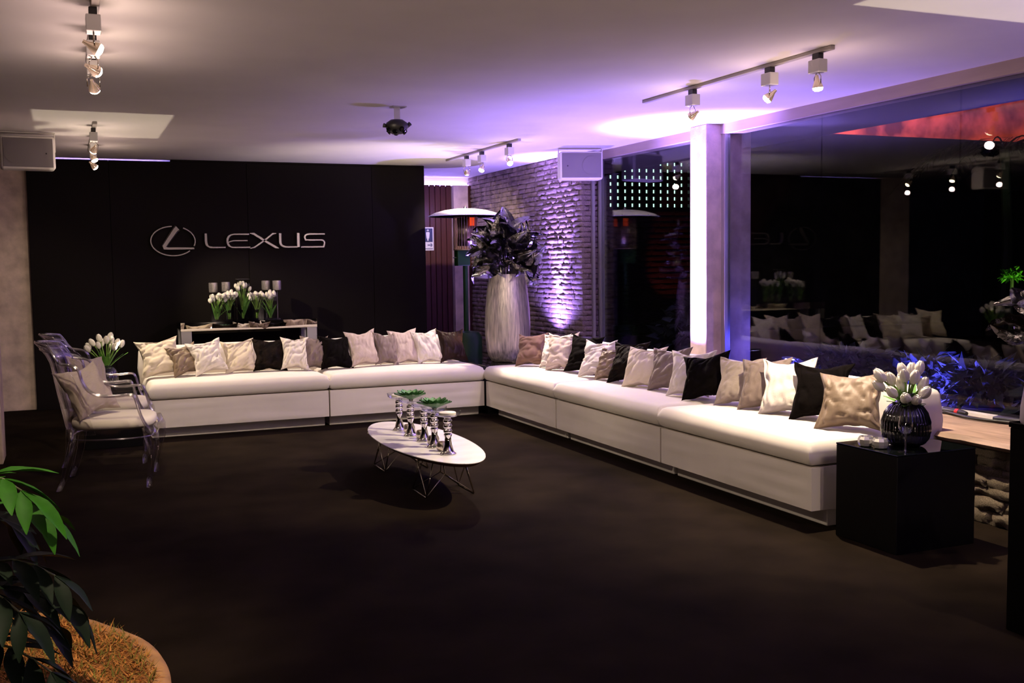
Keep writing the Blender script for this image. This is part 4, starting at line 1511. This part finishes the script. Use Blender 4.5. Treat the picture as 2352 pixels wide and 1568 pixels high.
speaker((4.70, 9.27, CEIL - .038), R(-16), .43, .275, 'pale ceiling speaker in front of the brick wall', 1)
speaker((-.265, 9.46, CEIL - .038), R(4), .41, .27, 'pale ceiling speaker at the left edge above the concrete column', -1)

# ------------------------------------------------------------------ ceiling effect light (black)
fx = empty('effect_light', (2.222, 7.28, CEIL))
tag(fx, 'black effect light hanging from a bracket in the middle of the ceiling', 'lamp')
MB().box(-.05, .05, -.05, .05, -.006, 0).build('mount_plate', 'aluminium', fx, bevel=.001, seg=1)
MB().box(-.030, .012, -.006, .006, -.11, -.006).build('bracket', 'aluminium', fx, bevel=.001, seg=1)
MB().lathe([(.0, .05), (.045, .046), (.075, .025), (.082, 0), (.07, -.03), (.04, -.052), (.0, -.058)], 20).build('housing', 'black_plastic', fx, smooth=True, autos=40).location = (-.012, 0, -.14)
for k in range(9):
    a = k * 2 * PI / 9
    rg = MB().lathe([(.012, 0), (.019, .004), (.019, .012), (.012, .014)], 12).build('lens_ring', 'black_gloss', fx)
    dirv = Vector((math.cos(a), math.sin(a), -.45 if k % 2 else -.9)).normalized()
    rg.location = Vector((-.012, 0, -.14)) + Vector((dirv.x * .075, dirv.y * .075, dirv.z * .055))
    rg.rotation_euler = Vector((0, 0, 1)).rotation_difference(dirv).to_euler()
    ln_ = MB().lathe([(.0, .010), (.011, .008), (.012, .004)], 12).build('lens', 'silver', rg)
for s in (-1, 1):
    MB().tube([(-.012 + s * .075, 0, -.14), (-.012 + s * .10, 0, -.125 + .01 * s)], [.012, .016], 10).build('knob', 'black_plastic', fx, smooth=True)

# ------------------------------------------------------------------ patio heater
ht = empty('patio_heater', (4.075, 10.9, 0))
tag(ht, 'green patio heater with shiny domed reflector behind the corner', 'heater')
MB().lathe([(.41, 1.945), (.415, 1.95), (.34, 1.985), (.24, 2.013), (.12, 2.03), (.0, 2.036), (.0, 2.030), (.12, 2.022), (.24, 2.004), (.34, 1.975), (.40, 1.945)], 48).build('reflector', 'heater_dome', ht, smooth=True, autos=60)
MB().lathe([(.0, 2.03), (.02, 2.033), (.018, 2.05), (.008, 2.055), (.008, 2.065), (.0, 2.066)], 12).build('finial', 'wire_chrome', ht)
MB().lathe([(.135, 1.58), (.132, 1.94)], 28).build('burner_screen', 'heater_grid', ht, smooth=True)
for k in range(28):
    a = 2 * PI * k / 28
    MB().box(-.0022, .0022, -.0022, .0022, 1.58, 1.94).build('screen_wire', 'heater_mesh', ht).location = (.134 * math.cos(a), .134 * math.sin(a), 0)
MB().lathe([(.09, 1.62), (.085, 1.80), (.095, 1.93)], 20).build('emitter', 'heater_mesh', ht, smooth=True)
for a in (.2, 2.4):
    MB().box(-.03, .03, -.004, .004, 1.84, 1.93).build('glow_slot', 'heater_glow', ht).location = (.11 * math.cos(a - 1.4), .11 * math.sin(a - 1.4), 0)
    ht.children[-1].rotation_euler = (0, 0, a - 1.4 + PI / 2)
MB().lathe([(.14, 1.572), (.14, 1.582), (.06, 1.584)], 28).build('burner_plate', 'heater_mesh', ht)
MB().box(-.12, .03, -.06, .06, 1.40, 1.572).build('control_box', 'heater_green', ht, bevel=.008, seg=2)
MB().tube([(-.12, -.02, 1.49), (-.16, -.02, 1.49)], .006, 8).build('ignition_knob', 'black_plastic', ht)
MB().tube([(-.01, 0, .62), (-.01, 0, 1.40)], .027, 16).build('pole', 'heater_green', ht, smooth=True, autos=40)
MB().lathe([(.20, 0), (.20, .04), (.175, .045), (.165, .60), (.13, .66), (.04, .675)], 32).build('tank_cover', 'heater_green', ht, smooth=True, autos=40)

# ------------------------------------------------------------------ restroom sign
sg = empty('restroom_sign', (4.21, 12.87, 1.60))
tag(sg, 'white and blue restroom sign with a figure and an arrow on the red timber', 'sign')
MB().box(0, .16, 0, .006, 0, .30).build('plate', 'sign_white', sg, bevel=.001, seg=1)
MB().box(.015, .145, -.002, 0, .11, .285).build('blue_field', 'sign_blue', sg)
fg = MB().lathe([(.0, 0), (.012, .002), (.015, .012), (.012, .022), (.0, .025)], 12, (.08, -.004, .248))
fg.prism([(.055, .225), (.062, .238), (.098, .238), (.105, .225), (.100, .175), (.097, .165), (.092, .180), (.10, .155), (.090, .155), (.088, .125), (.082, .125), (.080, .152), (.078, .125), (.072, .125), (.070, .155), (.060, .155), (.068, .180), (.063, .165), (.060, .175)], .002, Matrix.Translation((0, -.005, 0)))
fg.build('figure', 'sign_white', sg)
ar = MB().box(.075, .125, -.002, 0, .064, .076)
ar.prism([(.112, .094), (.122, .094), (.142, .070), (.122, .046), (.112, .046), (.130, .070)], .002, Matrix.Translation((0, -.002, 0)))
ar.box(.02, .145, -.002, 0, .018, .026)
ar.build('arrow', 'sign_blue', sg)
for k in range(3):
    MB().box(.025, .045 - .004 * k, -.002, 0, .055 + .016 * k, .061 + .016 * k).build('braille_row', 'sign_blue', sg)


# ------------------------------------------------------------------ LED housings, ledge clutter
def led_can(loc, rot, label, lens='led_lens'):
    e = empty('uplight', loc)
    e.rotation_euler = rot
    tag(e, label, 'uplight')
    MB().lathe([(.0, -.10), (.055, -.10), (.062, -.09), (.065, -.01), (.07, 0), (.062, 0), (.058, -.02), (.0, -.02)], 20).build('can', 'black_plastic', e, smooth=True, autos=40)
    for k in range(7):
        a = k * PI / 3
        r_ = 0 if k == 6 else .034
        MB().lathe([(.0, .006), (.008, .004), (.011, 0), (.011, -.004)], 10).build('led', lens, e).location = (r_ * math.cos(a), r_ * math.sin(a), -.014)
    MB().tube([(-.072, 0, -.02), (-.074, 0, -.14), (.074, 0, -.14), (.072, 0, -.02)], .006, 6).build('yoke', 'black_plastic', e)
    return e


led_can((4.70, 7.50, .64), (0, R(7), 0), 'black LED uplight at the foot of the violet pillar')
led_can((4.72, 10.20, .62), (0, R(6), 0), 'black LED uplight at the foot of the brick wall')
led_can((0.8, 1.2, .147), (0, 0, 0), 'added warm fill lamp behind the viewer near the round bed', 'lamp_cup')  # made-up housing for the added ceiling fill
led_can((2.6, 0.4, .147), (0, 0, 0), 'added warm fill lamp behind the viewer in mid floor', 'lamp_cup')  # housing invented for the side fill
led_can((5.50, 7.05, .60), (R(10), 0, 0), 'small LED uplight glowing outside the glass by the pillar')
tag(MB().box(4.63, 4.80, 7.40, 7.60, .46, .50).build('uplight_stand', 'black_satin', bevel=.004), 'low black block under the pillar uplight', 'block')
tag(MB().box(4.60, 4.82, 10.08, 10.32, 0, .48).build('uplight_stand', 'black_satin', bevel=.004), 'black block under the brick wall uplight', 'block')
wm = MB().prism([(0, 0), (.17, 0), (.17, .03), (.05, .20), (0, .20)], .16, Matrix.Translation((4.80, 9.36, .461)))
tag(wm.build('floor_monitor', 'speaker_grille', bevel=.006), 'grey wedge box on the ledge beside the brick wall', 'wedge')
mb = MB().prism([(0, 0), (.13, 0), (.02, .17)], .02, Matrix.Translation((4.86, 9.15, .461)))
tag(mb.build('wedge_stand', 'black_satin'), 'black triangular stand on the ledge by the grey wedge', 'stand')

cp = []
for i in range(40):
    t = i / 39
    y = 5.3 - 2.2 * t
    cp.append((4.915 + .018 * math.sin(t * 14) + .012 * math.sin(t * 31), y, .4705))
c1 = MB().tube(cp, .009, 8).build('power_cable', 'black_plastic', smooth=True)
tag(c1, 'thick black cable lying along the timber ledge', 'cable')
cp2 = [(x + .03 * math.sin(i * .35) - .004, y, .4705 + .006) for i, (x, y, z) in enumerate(cp)]
c2 = MB().tube(cp2, .007, 8).build('power_cable', 'black_plastic', smooth=True)
tag(c2, 'thinner black cable winding beside the thick one on the ledge', 'cable')
cn = empty('cable_connector', (4.935, 4.74, .482))
tag(cn, 'black cable connector with a red ring on the ledge', 'connector')
MB().tube([(0, .11, 0), (0, .09, 0), (0, -.05, 0), (-.004, -.09, 0)], [.010, .020, .020, .012], 12).build('plug', 'black_plastic', cn, smooth=True, autos=40)
MB().tube([(0, -.005, 0), (0, -.03, 0)], .0215, 12).build('ring', 'cable_red', cn)
tag(MB().tube([(4.93, 4.45, .48), (4.935, 4.42, .482), (4.94, 4.25, .482), (4.945, 4.2, .478)], [.012, .022, .022, .012], 10).build('cable_plug', 'black_plastic', smooth=True), 'second black cable plug nearer the pedestal', 'connector')

# ------------------------------------------------------------------ planted round pit, foreground left
PC, PR = (-.855, 3.76), 1.12
pt_ = empty('planter_pit', (PC[0], PC[1], 0))
tag(pt_, 'round bed of dry mulch and grass set in the carpet', 'planter')
vs, fs = [], []
nr, na = 10, 64
for j in range(nr + 1):
    for i in range(na):
        a = 2 * PI * i / na
        r_ = (PR - .02) * (j + .02) / (nr + .02)
        z = .012 + .03 * noise.noise(Vector((r_ * math.cos(a) * 4, r_ * math.sin(a) * 4, 0))) * (1 - (j / nr) ** 4) + .02 * (1 - (j / nr) ** 2)
        vs.append((r_ * math.cos(a), r_ * math.sin(a), z))
for j in range(nr):
    for i in range(na):
        fs.append((j * na + i, j * na + (i + 1) % na, (j + 1) * na + (i + 1) % na, (j + 1) * na + i))
MB().add(vs, fs).build('mulch_bed', 'mulch', pt_, smooth=True)
rim = []
vs, fs = [], []
for i in range(128):
    a = 2 * PI * i / 128
    wob = .012 * noise.noise(Vector((math.cos(a) * 5, math.sin(a) * 5, 1)))
    for (dr, z) in ((-.07, .012), (-.05, .020), (-.02, .018), (.0, .008), (.004, 0)):
        rr = PR + dr + wob
        vs.append((rr * math.cos(a), rr * math.sin(a), z + .004 * noise.noise(Vector((math.cos(a) * 9, math.sin(a) * 9, dr * 20)))))
for i in range(128):
    for k in range(4):
        fs.append((i * 5 + k, i * 5 + k + 1, ((i + 1) % 128) * 5 + k + 1, ((i + 1) % 128) * 5 + k))
MB().add(vs, fs).build('rim', 'pit_rim', pt_, smooth=True)
rnd = random.Random(3)
for nm, cnt, mname in (('straw', 14000, 'straw'), ('dry_grass', 5000, 'dry_grass')):
    mb = MB()
    for k in range(cnt):
        a = rnd.uniform(-PI * .5, PI * .9)
        r_ = PR * math.sqrt(rnd.uniform(.05, .93))
        L = rnd.uniform(.015, .045)
        d = rnd.uniform(0, 2 * PI)
        up = rnd.uniform(.1, .8) * L if nm == 'straw' else rnd.uniform(.5, 1.3) * L
        p = Vector((r_ * math.cos(a), r_ * math.sin(a), .018 + .02 * (1 - (r_ / PR) ** 2)))
        s_ = Vector((-math.sin(d), math.cos(d), 0)) * rnd.uniform(.0015, .004)
        t_ = p + Vector((math.cos(d) * L, math.sin(d) * L, up))
        mb.add([p - s_, p + s_, t_], [(0, 1, 2)])
    o = mb.build(nm, mname, pt_)
    o['kind'] = 'stuff'

# palm-like foliage plant growing from the pit
pl = empty('foliage_plant', (-.52, 3.72, .03))
tag(pl, 'broad-leaved green plant in the foreground at the left edge', 'plant')


def leaflet(seed, L=.20, W=.062):
    vs, fs = [], []
    n = 8
    for i in range(n + 1):
        t = i / n
        wv = W * math.sin(PI * (.04 + .93 * t)) ** 1.1
        z = -.25 * L * t * t
        for u in (-1, 0, 1):
            vs.append((u * wv * .5, L * t, z + abs(u) * wv * .18 + .004 * noise.noise(Vector((u, t * 4, seed)))))
    for i in range(n):
        for j in range(2):
            p = i * 3 + j
            fs.append((p, p + 1, p + 4, p + 3))
    return MB().add(vs, fs)


LB = []
for i in range(4):
    for mname in ('plant_leaf', 'plant_dark'):
        o = leaflet(i).build('leaf', mname, smooth=True)
        LB.append((mname, o.data))
        bpy.data.objects.remove(o)
rnd = random.Random(8)
# each frond: tip position relative to the plant base, bright or dark
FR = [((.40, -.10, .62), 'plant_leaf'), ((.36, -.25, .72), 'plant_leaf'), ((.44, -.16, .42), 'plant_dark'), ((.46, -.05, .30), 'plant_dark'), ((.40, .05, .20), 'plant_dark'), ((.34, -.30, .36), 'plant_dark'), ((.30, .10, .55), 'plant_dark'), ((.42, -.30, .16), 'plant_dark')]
for tip, mname in FR:
    tip = Vector(tip)
    c = Vector((tip.x * .35, tip.y * .35, tip.z + .22))
    pts = []
    for i in range(10):
        t = i / 9
        pts.append(c * (2 * t * (1 - t)) + tip * (t * t))
    MB().tube(pts, [.007 * (1 - .6 * i / 9) for i in range(10)], 6).build('stem', 'plant_stem', pl, smooth=True)
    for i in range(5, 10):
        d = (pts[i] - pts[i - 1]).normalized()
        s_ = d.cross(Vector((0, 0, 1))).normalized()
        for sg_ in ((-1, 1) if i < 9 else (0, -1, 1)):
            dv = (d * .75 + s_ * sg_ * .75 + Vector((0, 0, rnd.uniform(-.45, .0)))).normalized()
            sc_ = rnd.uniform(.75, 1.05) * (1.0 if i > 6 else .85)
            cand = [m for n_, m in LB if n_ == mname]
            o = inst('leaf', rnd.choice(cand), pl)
            q = dv.to_track_quat('Y', 'Z').to_matrix().to_4x4()
            o.matrix_local = Matrix.Translation(pts[i]) @ q @ Matrix.Diagonal((sc_, sc_, sc_, 1))
